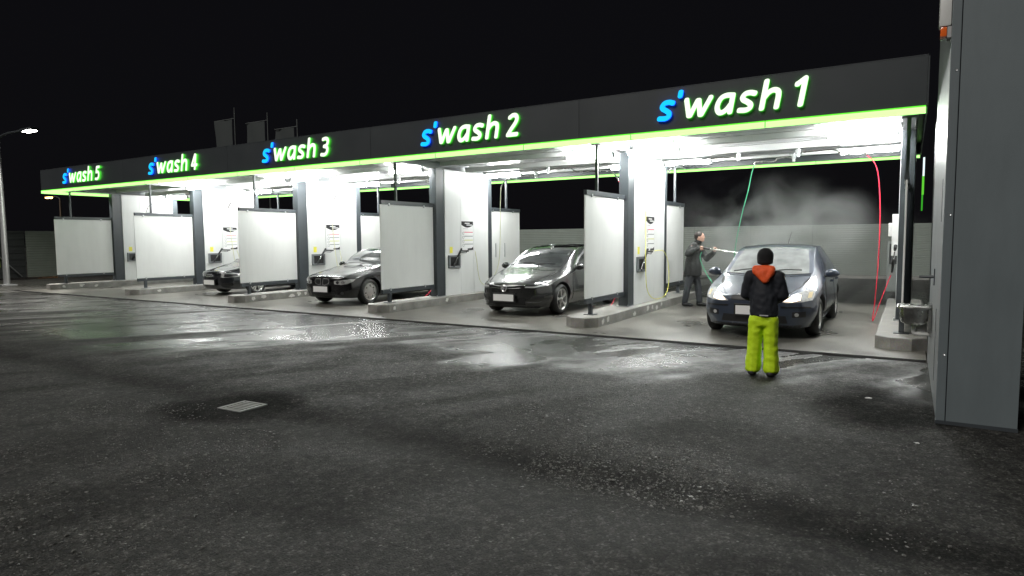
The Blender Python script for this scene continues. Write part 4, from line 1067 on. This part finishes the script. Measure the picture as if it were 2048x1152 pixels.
# ------------------------------------------------------------------ people
def cap_pts(p, r):
    bm = bmesh.new(); bmesh.ops.create_icosphere(bm, subdivisions=2, radius=r); bmesh.ops.translate(bm, verts=bm.verts, vec=p); return bm
def blob(name, prims, m, parent, voxel=0.014, smooth=6, folds=0.0, fscale=14.0, fz=1.0, seed=0):
    """one continuous surface grown round tapered limbs: voxel remesh of the joined hulls, then smoothed"""
    bm = bmesh.new()
    for pr in prims:
        sub = bmesh.new()
        if pr[0] == 'c':
            ra, rb = [Vector(r) if isinstance(r, (tuple, list)) else Vector((r, r, r)) for r in (pr[2], pr[4])]
            k = max(2, int((pr[3] - pr[1]).length / (0.30 * min(*ra, *rb))) + 1)
            for i in range(k + 1):
                bmesh.ops.create_icosphere(sub, subdivisions=2, radius=1.0, matrix=Matrix.Translation(pr[1].lerp(pr[3], i / k)) @ Matrix.Diagonal((*ra.lerp(rb, i / k), 1)))
        else:
            bmesh.ops.create_icosphere(sub, subdivisions=3, radius=1.0, matrix=Matrix.Translation(pr[1]) @ (pr[3].to_4x4() if len(pr) > 3 else Matrix.Identity(4)) @ Matrix.Diagonal((*pr[2], 1)))
        tmp = bpy.data.meshes.new('t'); sub.to_mesh(tmp); sub.free(); bm.from_mesh(tmp); bpy.data.meshes.remove(tmp)
    me = bpy.data.meshes.new(name); bm.to_mesh(me); bm.free()
    o = bpy.data.objects.new(name, me); COL.objects.link(o)
    md = o.modifiers.new('r', 'REMESH'); md.mode = 'VOXEL'; md.voxel_size = voxel
    sm = o.modifiers.new('s', 'SMOOTH'); sm.iterations = smooth; sm.factor = 0.5
    dg = bpy.context.evaluated_depsgraph_get(); dg.update()
    m2 = bpy.data.meshes.new_from_object(o.evaluated_get(dg))
    o.modifiers.clear(); o.data = m2; bpy.data.meshes.remove(me)
    nv = len(m2.vertices)
    co = np.empty(nv * 3, np.float32); no = np.empty(nv * 3, np.float32)
    m2.vertices.foreach_get('co', co); m2.vertex_normals.foreach_get('vector', no)
    co = co.reshape(-1, 3); no = no.reshape(-1, 3)
    if folds > 0:
        d_ = np.empty(nv)
        for i in range(nv):
            q = co[i]
            n1 = noise.noise(Vector((q[0] * fscale, q[1] * fscale, q[2] * fscale * fz + seed)))
            n2 = noise.noise(Vector((q[0] * fscale * 2.3 + 5, q[1] * fscale * 2.3, q[2] * fscale * 2.3 * fz + seed)))
            d_[i] = folds * (0.6 * (1 - abs(n1) * 2) + 0.5 * n2 - 0.2)
        co = co + no * d_[:, None]
    base = WL[parent.name] if parent else Vector((0, 0, 0))
    co = co - np.array(base[:])
    m2.vertices.foreach_set('co', co.astype(np.float32).ravel()); m2.update()
    m2.materials.clear(); m2.materials.append(m)
    m2.polygons.foreach_set('use_smooth', [True] * len(m2.polygons))
    if parent: o.parent = parent
    WL[o.name] = base.copy()
    return o

SKIN = mat('skin', (0.55, 0.33, 0.25), 0.5, var=0.12, scale=25)
HAIR = mat('brown_hair', (0.016, 0.009, 0.007), 0.6, var=0.4, scale=60, bump=0.5, bscale=120)
# --- child, seen from behind
cx, cy_, = -1.43, 7.95
def Q(x, y, z): return Vector((cx + x, cy_ + y, z - 0.014))
child = T('person', 'child in black jacket with orange hood and lime trousers watching the car', 'person', (cx, cy_, 0), None)
body = blob('body', [('c', Q(0, .0, 1.06), (.11, .08, .1), Q(0, .0, .78), (.10, .08, .08)), ('c', Q(0, 0.01, 1.16), .05, Q(0, .02, 1.28), .05),
              ('e', Q(0, .03, 1.395), (.078, .092, .105)),
              ('c', Q(-.08, 0, .70), .07, Q(-.095, 0, .38), .055), ('c', Q(-.10, 0, .38), .06, Q(-.115, 0.01, .08), .045),
              ('c', Q(.08, 0, .70), .07, Q(.09, 0, .38), .055), ('c', Q(.095, 0, .38), .06, Q(.10, .01, .08), .045),
              ('c', Q(-.17, .0, 1.17), .055, Q(-.215, .02, .96), .045), ('c', Q(-.215, .02, .96), .042, Q(-.07, .18, .93), .033),
              ('c', Q(.17, .0, 1.17), .055, Q(.205, .02, .96), .045), ('c', Q(.205, .02, .96), .042, Q(.07, .18, .93), .033)] +
             [('c', Q(sx * (.06 - .012 * i), .19 + .004 * i, .95 - .018 * i), .009, Q(sx * (.005 - .012 * i), .205, .945 - .018 * i), .008) for sx in (-1, 1) for i in range(4)] +
             [('c', Q(sx * .065, .185, .955), .011, Q(sx * .045, .19, 1.0), .009) for sx in (-1, 1)], SKIN, child, 0.012, 3)
BJ = mat('black_jacket', (0.010, 0.012, 0.018), 0.75, var=0.3, scale=9, bump=0.25, bscale=90)
blob('jacket', [('c', Q(0, .0, 1.15), (.135, .095, .075), Q(0, .0, .93), (.16, .125, .1)), ('c', Q(0, 0, .93), (.16, .125, .1), Q(0, 0, .735), (.162, .13, .055)),
                ('c', Q(-.10, 0, 1.205), .06, Q(.10, 0, 1.205), .06), ('c', Q(0, .01, 1.2), .075, Q(0, .02, 1.275), .062),
                ('c', Q(-.15, .0, 1.175), .078, Q(-.205, .03, .965), .068), ('c', Q(-.205, .03, .965), .068, Q(-.12, .15, .90), .055),
                ('c', Q(.15, .0, 1.175), .078, Q(.20, .03, .965), .068), ('c', Q(.20, .03, .965), .068, Q(.12, .15, .90), .055)], BJ, child, 0.012, 5, 0.011, 11, 0.8, 3)
LT = mat('lime_trousers', (0.56, 0.80, 0.012), 0.65, var=0.12, scale=7, bump=0.35, bscale=45)
blob('trousers', [('c', Q(0, 0, .74), (.145, .115, .05), Q(0, 0, .62), (.155, .115, .05)),
                  ('c', Q(-.08, 0, .66), (.088, .105, .09), Q(-.095, 0, .36), (.082, .09, .08)), ('c', Q(-.095, 0, .36), (.082, .09, .08), Q(-.108, 0, .085), (.092, .105, .055)),
                  ('c', Q(.08, 0, .66), (.088, .105, .09), Q(.088, 0, .36), (.080, .09, .08)), ('c', Q(.088, 0, .36), (.080, .09, .08), Q(.095, 0, .085), (.090, .105, .055))],
     LT, child, 0.009, 3, 0.009, 8.0, 1.2, 8)
BOOT = mat('dark_boot', (0.012, 0.011, 0.012), 0.6, var=0.3)
for sx, x in ((-1, -.11), (1, .098)):
    blob('shoe', [('c', Q(x - .0, -.055, .045), (.05, .05, .042), Q(x + sx * .02, .11, .04), (.046, .06, .032))], BOOT, child, 0.010, 3)
beanie = blob('beanie', [('e', Q(0, .025, 1.415), (.092, .105, .098)), ('c', Q(0, .025, 1.40), (.094, .104, .03), Q(0, .02, 1.335), (.088, .098, .028))],
              mat('black_knit', (0.008, 0.008, 0.009), 0.9, var=0.3, scale=40, bump=0.6, bscale=160), child, 0.010, 4)
OR = mat('orange_fleece', (0.80, 0.10, 0.018), 0.7, var=0.15, scale=10, bump=0.2, bscale=60)
blob('hood', [('c', Q(-.085, -.055, 1.265), (.045, .05, .045), Q(.085, -.055, 1.265), (.045, .05, .045)), ('c', Q(-.085, -.07, 1.24), (.04, .045, .04), Q(.02, -.105, 1.135), (.035, .032, .035)),
              ('c', Q(.09, -.07, 1.24), (.04, .045, .04), Q(.03, -.105, 1.135), (.035, .032, .035)), ('c', Q(0, -.085, 1.23), (.06, .045, .04), Q(.02, -.105, 1.14), (.035, .035, .03)), ('c', Q(0, -.06, 1.28), (.085, .04, .03), Q(0, -.06, 1.25), (.09, .045, .03))],
     OR, child, 0.010, 4, 0.006, 16, 1, 4)
P('reflective_tab', MB().box(cx - .02, cx + .075, cy_ - .1455, cy_ - .138, .715, .727), mat('reflective_grey', (0.5, 0.5, 0.5), 0.3), child)

# --- man washing the car
mx0, my0 = -4.30, 15.22
def M(x, y, z): return Vector((mx0 + x, my0 + y, z))
man = T('person', 'man in dark coat and jeans aiming a wash lance at the car roof', 'person', (mx0, my0, 0), None)
hA, hB = M(.245, -.28, 1.375), M(.50, -.10, 1.355)      # hands on gun and lance
aim = (Vector((-2.9, 14.7, 1.24)) - hA).normalized()
def hand(c, fd, up, sgn):
    """palm with four curled fingers and a thumb closing round a tube that runs along fd"""
    sd = fd.cross(up).normalized() * sgn
    pr = [('e', c + up * -.012, (.042, .035, .036))]
    for i in range(4):
        b = c + fd * (.032 - .021 * i) + sd * .012
        ln = (.050, .056, .053, .044)[i]
        pr += [('c', b + up * .010, .0105, b + sd * ln * .5 + up * .030, .0098), ('c', b + sd * ln * .5 + up * .030, .0098, b + sd * ln * .15 + up * .048, .009)]
    pr += [('c', c - sd * .02 + fd * .01, .012, c - sd * .026 + up * .03 + fd * .035, .0105)]
    return pr
up = Vector((0, 0, 1))
bodyp = [('c', M(0, 0, 1.36), (.13, .17, .10), M(-.03, 0, 1.0), (.12, .15, .10)), ('c', M(-.03, 0, 1.0), (.12, .15, .10), M(-.04, 0, .88), (.12, .16, .08)),
         ('c', M(.05, 0, 1.45), .055, M(.10, 0, 1.56), .052), ('e', M(.125, -.01, 1.635), (.094, .075, .115)), ('c', M(.165, -.01, 1.57), .05, M(.185, -.012, 1.555), .036),
         ('c', M(.205, -.012, 1.64), .016, M(.235, -.014, 1.612), .014), ('c', M(.20, -.012, 1.583), (.018, .028, .008), M(.208, -.012, 1.578), (.016, .024, .008)), ('e', M(.11, -.088, 1.625), (.02, .012, .032)), ('e', M(.11, .068, 1.625), (.02, .012, .032)),
         ('c', M(-.05, -.09, .86), .095, M(-.13, -.10, .48), .068), ('c', M(-.13, -.10, .48), .062, M(-.19, -.10, .10), .046),
         ('c', M(-.03, .09, .86), .095, M(.06, .10, .48), .068), ('c', M(.06, .10, .48), .062, M(.10, .10, .10), .046),
         ('c', M(.0, -.20, 1.40), .065, M(-.07, -.30, 1.24), .055), ('c', M(-.07, -.30, 1.24), .05, hA - Vector((.05, 0, .01)), .034),
         ('c', M(.02, .20, 1.40), .065, M(.24, .17, 1.13), .055), ('c', M(.24, .17, 1.13), .05, hB - Vector((.03, -.03, .05)), .034)]
blob('body', bodyp + hand(hA, aim, up, 1) + hand(hB, aim, up, 1), SKIN, man, 0.009, 2)
blob('hair', [('e', M(.092, -.01, 1.672), (.105, .088, .098)), ('c', M(.03, -.01, 1.63), (.04, .07, .05), M(.05, -.01, 1.57), (.035, .06, .03))], HAIR, man, 0.009, 2, 0.006, 40)
for sy in (-.042, .020):
    P('eye', MB().ell(M(.207, sy, 1.655), (.008, .012, .008), 8, 6), mat('eye_dark', (0.05, 0.03, 0.03), 0.2), man, True)
COAT = mat('dark_coat', (0.010, 0.0105, 0.010), 0.8, var=0.3, scale=8, bump=0.3, bscale=70)
blob('coat', [('c', M(.01, 0, 1.39), (.165, .21, .10), M(-.03, 0, 1.05), (.185, .22, .10)), ('c', M(-.03, 0, 1.05), (.185, .22, .10), M(-.045, 0, .75), (.205, .23, .06)),
              ('c', M(.02, -.16, 1.43), .085, M(-.07, -.29, 1.25), .085), ('c', M(-.07, -.29, 1.25), .082, hA - Vector((.085, .005, .012)), .056),
              ('c', M(.03, .17, 1.42), .085, M(.24, .17, 1.13), .08), ('c', M(.24, .17, 1.13), .08, hB - Vector((.045, -.04, .085)), .055),
              ('c', M(.05, 0, 1.47), (.10, .11, .05), M(.085, 0, 1.535), (.092, .095, .04))], COAT, man, 0.011, 4, 0.010, 10, .8, 5)
JEANS = mat('dark_jeans', (0.045, 0.048, 0.055), 0.8, var=0.4, scale=7, bump=0.3, bscale=90)
blob('jeans', [('c', M(-.04, 0, .88), (.15, .18, .07), M(-.04, 0, .80), (.15, .18, .05)), ('c', M(-.06, -.09, .80), .105, M(-.13, -.10, .47), .082), ('c', M(-.13, -.10, .47), .082, M(-.19, -.10, .12), .072),
               ('c', M(-.02, .09, .80), .105, M(.06, .10, .47), .082), ('c', M(.06, .10, .47), .082, M(.095, .10, .12), .072)], JEANS, man, 0.011, 4, 0.010, 12, 1.4, 6)
for x, y in ((-.19, -.10), (.10, .10)):
    blob('boot', [('c', M(x - .03, y, .06), (.05, .048, .055), M(x + .14, y - .02, .042), (.065, .048, .036))], BOOT, man, 0.010, 3)
gun('wash_lance', hA + up * .012, hA + aim * 1.05, 'black wash lance in the hands of the man')
# water jet from the nozzle
jt = hA + up * .012 + aim * 1.05
WATER = mat('water_spray', (0.75, 0.78, 0.78), 0.3, var=0.2)

# ------------------------------------------------------------------ right-hand pillar building, sink and fittings
PILL = mat('grey_sandwich_panel', (0.135, 0.160, 0.170), 0.5, var=0.10, scale=1.6, bump=0.15, bscale=220, dirt=0.30)
t = T('pillar_wall', 'tall dark grey panelled pillar wall at the right edge', 'wall', (0.5, 8.3, 0))
P('wall_panel', MB().box(0.315, 0.81, 6.66, 10.1, -0.03, 6.0), PILL, t)
P('corner_trim', MB().box(0.24, 0.309, 6.65, 6.72, -0.03, 6.0, 0.006), PILL, t)
P('side_panel', MB().box(0.247, 0.313, 6.727, 10.09, -0.03, 6.0), mat('light_grey_panel', (0.20, 0.21, 0.215), 0.42, var=0.06, scale=2), t)
P('base_flashing', MB().box(0.238, 0.815, 6.645, 6.649, -0.03, 0.02), ANTH, t)
for zz in (0.6, 1.8, 3.0):
    P('screw', MB().lathe([(0, 0.0), (-.004, 0.009), (0, 0.011)], (0.285, 6.648, zz), 1, 8), GALV, t)
P('side_groove', MB().box(0.2440, 0.2475, 7.62, 7.66, 0.18, 0.9), BLACKP, t)
P('side_groove', MB().box(0.2440, 0.2475, 7.30, 7.32, 1.75, 2.15), BLACKP, t)
P('grab_bar', MB().tube([(0.24, 8.45, 1.17), (0.10, 8.45, 1.17)], 0.016, 8).box(0.236, 0.246, 8.41, 8.49, 1.08, 1.26), ANTH, t)
t = T('wall_siren', 'white wall beacon with orange lens high on the grey pillar', 'beacon', (0.2, 6.9, 3.3))
P('housing', MB().box(0.155, 0.245, 6.84, 6.99, 3.42, 3.72, 0.02), mat('white_plastic', (0.62, 0.62, 0.60), 0.4), t, True)
P('lens', MB().box(0.165, 0.215, 6.845, 6.985, 3.335, 3.418, 0.012), mat('orange_lens', (0.80, 0.14, 0.02), 0.15, coat=1), t, True)
P('base', MB().box(0.216, 0.245, 6.85, 6.98, 3.325, 3.418), mat('grey_plastic', (0.35, 0.35, 0.35), 0.5), t)
# sink
sk = T('wash_sink', 'stainless steel wash basin fixed to the side of the grey pillar', 'sink', (0.08, 8.9, 0.5))
def rrect(w, h, r, n=5):
    out = []
    for cxx, cyy, a0 in ((w - r, h - r, 0), (-w + r, h - r, 90), (-w + r, -h + r, 180), (w - r, -h + r, 270)):
        for i in range(n + 1):
            an = R(a0 + 90 * i / n); out.append((cxx + r * math.cos(an), cyy + r * math.sin(an)))
    return out
def loft(levels, c):
    vs = []; fs = []; n = None
    for w, h, r, z in levels:
        pts = rrect(w, h, r); n = len(pts); vs += [(c[0] + a, c[1] + b, c[2] + z) for a, b in pts]
    for i in range(len(levels) - 1):
        for j in range(n): fs.append((i * n + j, i * n + (j + 1) % n, (i + 1) * n + (j + 1) % n, (i + 1) * n + j))
    fs.append(tuple(range((len(levels) - 1) * n, len(levels) * n)))
    return MB().add(vs, fs)
sc = (0.07, 8.95, 0.80)
P('bowl', loft([(.155, .17, .06, -.005), (.152, .167, .06, -.03), (.15, .165, .07, -.12), (.13, .145, .08, -.19), (.09, .10, .07, -.215), (.085, .095, .07, -.205), (.12, .135, .075, -.18), (.14, .155, .065, -.11), (.145, .16, .055, -.005)], sc), STAIN, sk, True)
P('rim', loft([(.15, .165, .055, 0.0), (.175, .19, .05, 0.003), (.178, .193, .05, -.004), (.176, .191, .05, -.022), (.15, .165, .055, -.018)][:4], sc).add([], []) , STAIN, sk, True)
P('wall_bracket', MB().box(0.21, 0.243, 8.8, 9.1, 0.50, 0.83), STAIN, sk)
P('waste_pipe', MB().tube([(0.07, 8.95, 0.59), (0.07, 8.95, 0.50), (0.10, 8.95, 0.47), (0.24, 8.95, 0.47)], 0.022, 10, 4), mat('white_pipe', (0.7, 0.7, 0.68), 0.4), sk, True)
# white cabinet on the right-hand wall of bay 1
eb = T('wall_cabinet', 'white cabinet hung on the right wall of wash one', 'cabinet', (-0.23, 13.9, 1.25))
P('box', MB().box(-0.285, -0.183, 13.75, 14.15, 1.26, 2.02, 0.012), mat('cabinet_white', (0.68, 0.67, 0.66), 0.4), eb)
P('side_box', MB().box(-0.345, -0.287, 13.85, 14.05, 1.62, 1.86, 0.008), MATS['cabinet_white'], eb)
# slit behind the pillar: dark door frame and a slim lit panel
solo('steel_door_frame', MB().box(0.26, 0.36, 10.9, 11.1, -0.01, 3.2, 0.004), ANTH, (0.31, 11, 0), 'dark steel door frame in the gap behind the grey pillar', 'door frame')
t = T('light_totem', 'slim white and green lit panel in the gap beside the pillar', 'sign', (0.2, 14.6, 1.9))
P('white_face', MB().box(0.165, 0.195, 14.6, 14.66, 2.75, 3.10), emat('panel_white_glow', (0.8, 0.95, 1.0), 0.9), t)
P('green_face', MB().box(0.16, 0.195, 14.6, 14.66, 2.40, 2.748), emat('panel_green_glow', (0.18, 0.9, 0.06), 0.5), t)
P('lower_face', MB().box(0.16, 0.185, 14.6, 14.66, 2.10, 2.398), emat('panel_green_dim', (0.05, 0.45, 0.03), 0.6), t)

# ------------------------------------------------------------------ drain grate
gt = T('drain_grate', 'square slotted metal drain grate in the asphalt', 'grate', (-5.63, 4.0, -0.03))
gm = mat('grate_iron', (0.22, 0.22, 0.21), 0.42, metal=0.5, var=0.3, scale=25)
gz = -0.022
def rot(vs, c, a):
    ca, sa = math.cos(a), math.sin(a)
    return [(c[0] + (x - c[0]) * ca - (y - c[1]) * sa, c[1] + (x - c[0]) * sa + (y - c[1]) * ca, z) for x, y, z in vs]
def grb(name, x0, x1, y0, y1, z0, z1):
    m = MB().box(-5.63 + x0, -5.63 + x1, 4 + y0, 4 + y1, z0, z1, 0.003); m.v = rot(m.v, (-5.63, 4.0), R(3)); P(name, m, gm, gt)
for x0, x1, y0, y1 in ((-.17, -.135, -.165, .165), (.135, .17, -.165, .165), (-.135, .135, -.165, -.135), (-.135, .135, .135, .165)): grb('frame', x0, x1, y0, y1, -0.06, gz)
for i in range(6): grb('bar', -.135, .135, -.118 + i * .0435, -.118 + i * .0435 + .021, -0.06, gz - 0.003)
for x0, x1, y0, y1, z0, z1 in ((-.17, .17, -.165, .165, -.40, -.39), (-.17, -.165, -.165, .165, -.39, -.061), (.165, .17, -.165, .165, -.39, -.061), (-.165, .165, -.165, -.16, -.39, -.061), (-.165, .165, .16, .165, -.39, -.061)):
    P('sump', MB().box(-5.63 + x0, -5.63 + x1, 4 + y0, 4 + y1, z0, z1), BLACKP, gt)

# ------------------------------------------------------------------ boundary fences
FEN = mat('ribbed_fence_sheet', (0.19, 0.215, 0.19), 0.5, var=0.12, scale=3)
FEND = mat('dark_fence_sheet', (0.025, 0.028, 0.03), 0.5, var=0.12, scale=3)
def ribbed(p0, p1, z0, z1, pitch=0.09, dep=0.018):
    p0 = Vector(p0); p1 = Vector(p1); n = Vector((-(p1 - p0).y, (p1 - p0).x)).normalized()
    prof = []; z = z0
    while z < z1: prof += [(0, z), (0, z + pitch * .55), (dep, z + pitch * .7), (dep, z + pitch * .95)]; z += pitch
    vs = []
    for p in (p0, p1):
        vs += [(p.x + n.x * a, p.y + n.y * a, zz) for a, zz in prof]
    for p in (p0, p1):
        vs += [(p.x + n.x * (a - .03), p.y + n.y * (a - .03), zz) for a, zz in prof]
    k = len(prof)
    fs = [(i, i + 1, i + 1 + k, i + k) for i in range(k - 1)] + [(2 * k + i, 2 * k + i + 1, 3 * k + i + 1, 3 * k + i) for i in range(k - 1)]
    return MB().add(vs, fs)
fr = T('boundary_fence', 'grey ribbed metal fence running behind the wash bays', 'fence', (-14, 30, 0))
xx = -36.0
while xx < 9:
    P('fence_sheet', ribbed((xx, 30), (xx + 2.48, 30), 0.05, 2.08), FEN, fr)
    P('fence_post', MB().box(xx - 0.04, xx + 0.0, 30.03, 30.09, -0.03, 2.12), ANTH, fr)
    xx += 2.5
fl = T('side_fence', 'pale ribbed fence panel left of the last bay', 'fence', (-34, 15, 0))
yy = 13.45
for i in range(6):
    P('fence_sheet', ribbed((-34, yy + 2.45), (-34, yy), 0.06, 2.06, 0.11), FEN, fl)
    P('fence_post', MB().box(-34.1, -34.04, yy + 2.455, yy + 2.495, -0.03, 2.1), ANTH, fl)
    yy += 2.5
fd = T('dark_fence', 'dark gate section beside the lamp post at the left', 'fence', (-34.1, 13, 0))
P('gate_sheet', ribbed((-34.05, 13.42), (-34.05, 11.9), 0.06, 2.0, 0.3), FEND, fd)
P('gate_brace', MB().tube([(-33.9, 13.2, 0.1), (-33.9, 12.35, 1.05)], 0.025, 6).tube([(-33.9, 11.95, 0.1), (-33.9, 12.3, 1.05)], 0.025, 6), GALV, fd)
solo('lime_board', MB().box(-33.7, -33.64, 11.8, 12.30, 0.55, 1.05, 0.01), mat('lime_paint', (0.35, 0.55, 0.03), 0.5), (-33.7, 12, 0.5), 'small lime green board behind the lamp post at the left edge', 'board')
S('rear_kerb', MB().box(-40, 8, 28.6, 28.85, -0.03, 0.10, 0.02), KERB, (-14, 28.7, 0), 'pale kerb stones along the rear fence')
t = T('vacuum_cabinet', 'small glazed cabinet behind wash one near the rear fence', 'cabinet', (-0.4, 22, 0))
P('housing', MB().box(-0.56, -0.2, 22.0, 22.3, -0.02, 1.48, 0.02), mat('cabinet_green_grey', (0.20, 0.22, 0.21), 0.4), t)
P('window', MB().box(-0.50, -0.26, 21.985, 21.998, 0.80, 1.40), GLASS, t)

# ------------------------------------------------------------------ lamp posts and flags
t = T('street_lamp', 'tall grey lamp post with a lit white head at the left edge', 'street lamp', (-29.6, 11.0, 0))
P('pole', MB().tube([(-29.6, 11, -0.02), (-29.6, 11, 5.75)], 0.11, 14, r2=0.07), GALV, t, True)
P('base_plate', MB().box(-29.85, -29.35, 10.75, 11.25, -0.02, 0.03), GALV, t)
P('arm', MB().tube([(-29.6, 11, 5.55), (-29.0, 11, 5.66), (-28.2, 11, 5.68), (-27.3, 11, 5.66)], 0.04, 8, 4), ANTH, t, True)
hd = P('lamp_head', MB().box(-27.45, -26.55, 10.86, 11.14, 5.61, 5.70, 0.03), ANTH, t, True)
P('lens', MB().box(-27.25, -26.65, 10.89, 11.11, 5.572, 5.609, 0.012), emat('street_led', (1.0, 0.97, 0.92), 28.0), hd)
sl = bpy.data.lights.new('street_lamp_light', 'SPOT'); sl.energy = 1800; sl.spot_size = R(150); sl.spot_blend = 1.0; sl.shadow_soft_size = 0.25; sl.color = (1, .97, .9)
so = bpy.data.objects.new('street_lamp_light', sl); COL.objects.link(so); so.parent = t; so.location = (2.65, 0, 5.50)
t = T('street_lamp', 'distant street lamp with an orange glow left of the canopy', 'street lamp', (-54.6, 24, 0))
P('pole', MB().tube([(-54.6, 24, -0.03), (-54.6, 24, 4.95)], 0.09, 10, r2=0.06), mat('rusty_pole', (0.25, 0.18, 0.13), 0.5), t, True)
P('arm', MB().tube([(-54.6, 24, 4.9), (-55.2, 24, 5.1), (-56.0, 24, 5.12)], 0.04, 8, 3), ANTH, t, True)
hd = P('lamp_head', MB().box(-56.7, -55.9, 23.85, 24.15, 5.08, 5.17, 0.02), ANTH, t)
P('lens', MB().box(-56.65, -56.0, 23.88, 24.12, 5.0, 5.079, 0.01), emat('sodium_glow', (1.0, 0.48, 0.12), 14.0), hd)
FLAG = mat('grey_flag_cloth', (0.035, 0.042, 0.042), 0.8, var=0.1, scale=1)
def flag(x, ztop, zt, zb, w, label, seed):
    t = T('flag_pole', label, 'flag', (x, 40, 0), 'flags behind the canopy')
    P('mast', MB().tube([(x, 40, -0.03), (x, 40, ztop)], 0.075, 8, r2=0.05), mat('mast_grey', (0.13, 0.14, 0.14), 0.4), t, True)
    vs = []; fs = []; nx, nz = 14, 18
    for s_ in (0, 0.012):
        for j in range(nz + 1):
            for i in range(nx + 1):
                u = i / nx; v = j / nz
                yy = 40 + 0.16 * u * math.sin(u * 6 + v * 2 + seed) + s_
                vs.append((x - 0.45 - w * u, yy, zt + (zb - zt) * v - 0.10 * math.sin(u * 3 + seed) * v))
    N = (nx + 1) * (nz + 1)
    for s_ in (0, N):
        for j in range(nz):
            for i in range(nx):
                a = s_ + j * (nx + 1) + i; fs.append((a, a + 1, a + nx + 2, a + nx + 1))
    P('cloth', MB().add(vs, fs), FLAG, t, True)
    P('top_arm', MB().tube([(x, 40, zt + .05), (x - 0.45 - w, 40, zt + .05)], 0.03, 6), MATS['mast_grey'], t)
flag(-55.75, 14.4, 13.35, 10.4, 2.75, 'leftmost grey flag and mast rising behind the canopy', 0)
flag(-50.95, 13.45, 12.7, 9.9, 2.75, 'middle grey flag and mast rising behind the canopy', 1.4)
flag(-46.95, 12.4, 11.75, 9.3, 2.6, 'rightmost grey flag and mast rising behind the canopy', 2.6)

# ------------------------------------------------------------------ steam in bay 1
def steam(name, box, dens, label, sc, lo, hi, cut=None):
    m = bpy.data.materials.new(name); m.use_nodes = True
    nt = m.node_tree; nt.nodes.clear()
    N, L = nt.nodes, nt.links
    o = N.new('ShaderNodeOutputMaterial'); v = N.new('ShaderNodeVolumePrincipled')
    v.inputs['Color'].default_value = (0.92, 0.95, 0.93, 1); v.inputs['Anisotropy'].default_value = 0.25
    L.new(v.outputs[0], o.inputs['Volume'])
    tc = N.new('ShaderNodeTexCoord')
    n1 = N.new('ShaderNodeTexNoise'); n1.inputs['Scale'].default_value = sc; n1.inputs['Detail'].default_value = 3.5; n1.inputs['Distortion'].default_value = 0.6
    L.new(tc.outputs['Object'], n1.inputs['Vector'])
    mr = N.new('ShaderNodeMapRange'); mr.inputs[1].default_value = lo; mr.inputs[2].default_value = hi; mr.inputs[3].default_value = 0; mr.inputs[4].default_value = dens
    L.new(n1.outputs['Fac'], mr.inputs[0])
    # fade to nothing at the edges of the cloud
    g = N.new('ShaderNodeTexCoord'); sp = N.new('ShaderNodeVectorMath'); sp.operation = 'MULTIPLY_ADD'
    sp.inputs[1].default_value = (2, 2, 2); sp.inputs[2].default_value = (-1, -1, -1)
    L.new(g.outputs['Generated'], sp.inputs[0])
    ln = N.new('ShaderNodeVectorMath'); ln.operation = 'LENGTH'; L.new(sp.outputs[0], ln.inputs[0])
    fr = N.new('ShaderNodeMapRange'); fr.interpolation_type = 'SMOOTHSTEP'; fr.inputs[1].default_value = 0.25; fr.inputs[2].default_value = 1.0; fr.inputs[3].default_value = 1; fr.inputs[4].default_value = 0
    L.new(ln.outputs['Value'], fr.inputs[0])
    mu = N.new('ShaderNodeMath'); mu.operation = 'MULTIPLY'; L.new(mr.outputs[0], mu.inputs[0]); L.new(fr.outputs[0], mu.inputs[1])
    L.new(mu.outputs[0], v.inputs['Density'])
    x0, x1, y0, y1, z0, z1 = box
    mb = MB().ell(((x0 + x1) / 2, (y0 + y1) / 2, (z0 + z1) / 2), ((x1 - x0) / 2, (y1 - y0) / 2, (z1 - z0) / 2), 24, 14)
    return S(name, mb, m, ((x0 + x1) / 2, (y0 + y1) / 2, (z0 + z1) / 2), label, 'stuff')
steam('steam_plume', (-5.3, -0.2, 12.3, 18.0, 0.0, 3.25), 0.85, 'white steam rising over the hatchback in wash one', 0.85, 0.50, 0.84)
steam('roof_spray', (-3.9, -0.6, 12.6, 16.8, 0.9, 2.25), 0.42, 'bright spray bouncing off the hatchback roof', 1.5, 0.36, 0.8)
steam('spray_mist', (-6.5, 2.2, 14.5, 24.5, -1.2, 2.7), 0.13, 'thin drifting mist behind the hatchback', 0.4, 0.25, 0.75)
def jet():
    a0 = jt - aim * 0.02; b0 = jt + aim * 0.55
    m = bpy.data.materials.new('water_jet'); m.use_nodes = True; nt = m.node_tree; nt.nodes.clear()
    o = nt.nodes.new('ShaderNodeOutputMaterial'); v = nt.nodes.new('ShaderNodeVolumePrincipled')
    v.inputs['Color'].default_value = (0.95, 0.97, 0.96, 1); v.inputs['Density'].default_value = 3.0
    nt.links.new(v.outputs[0], o.inputs['Volume'])
    S('water_jet', MB().tube([a0, b0], 0.012, 12, r2=0.11), m, a0, 'fan of water leaving the lance towards the car roof', 'stuff', True)
jet()
# small pale scraps lying on the asphalt
SCRAP = mat('pale_scrap', (0.7, 0.7, 0.68), 0.6, var=0.2)
for (x, y, r, lb) in ((-0.30, 7.35, 0.02, 'pale scrap lying on the asphalt near the grey pillar'), (0.10, 5.92, 0.013, 'tiny pale scrap on the asphalt left of the pillar foot'), (-1.15, 4.05, 0.011, 'tiny pale scrap in the middle of the foreground asphalt')):
    mb = MB().ell((0, 0, 0), (r * 1.5, r, r * .25), 9, 5)
    z = float(ground_z(np.array([x]), np.array([y]))[0])
    mb.v = [(x + p[0] * (1 + .4 * math.sin(p[1] * 200)), y + p[1], z + r * .2 + p[2] + .004 * math.sin(p[0] * 300)) for p in mb.v]
    solo('litter_scrap', mb, SCRAP, (x, y, z), lb, 'litter', 'litter on the yard')
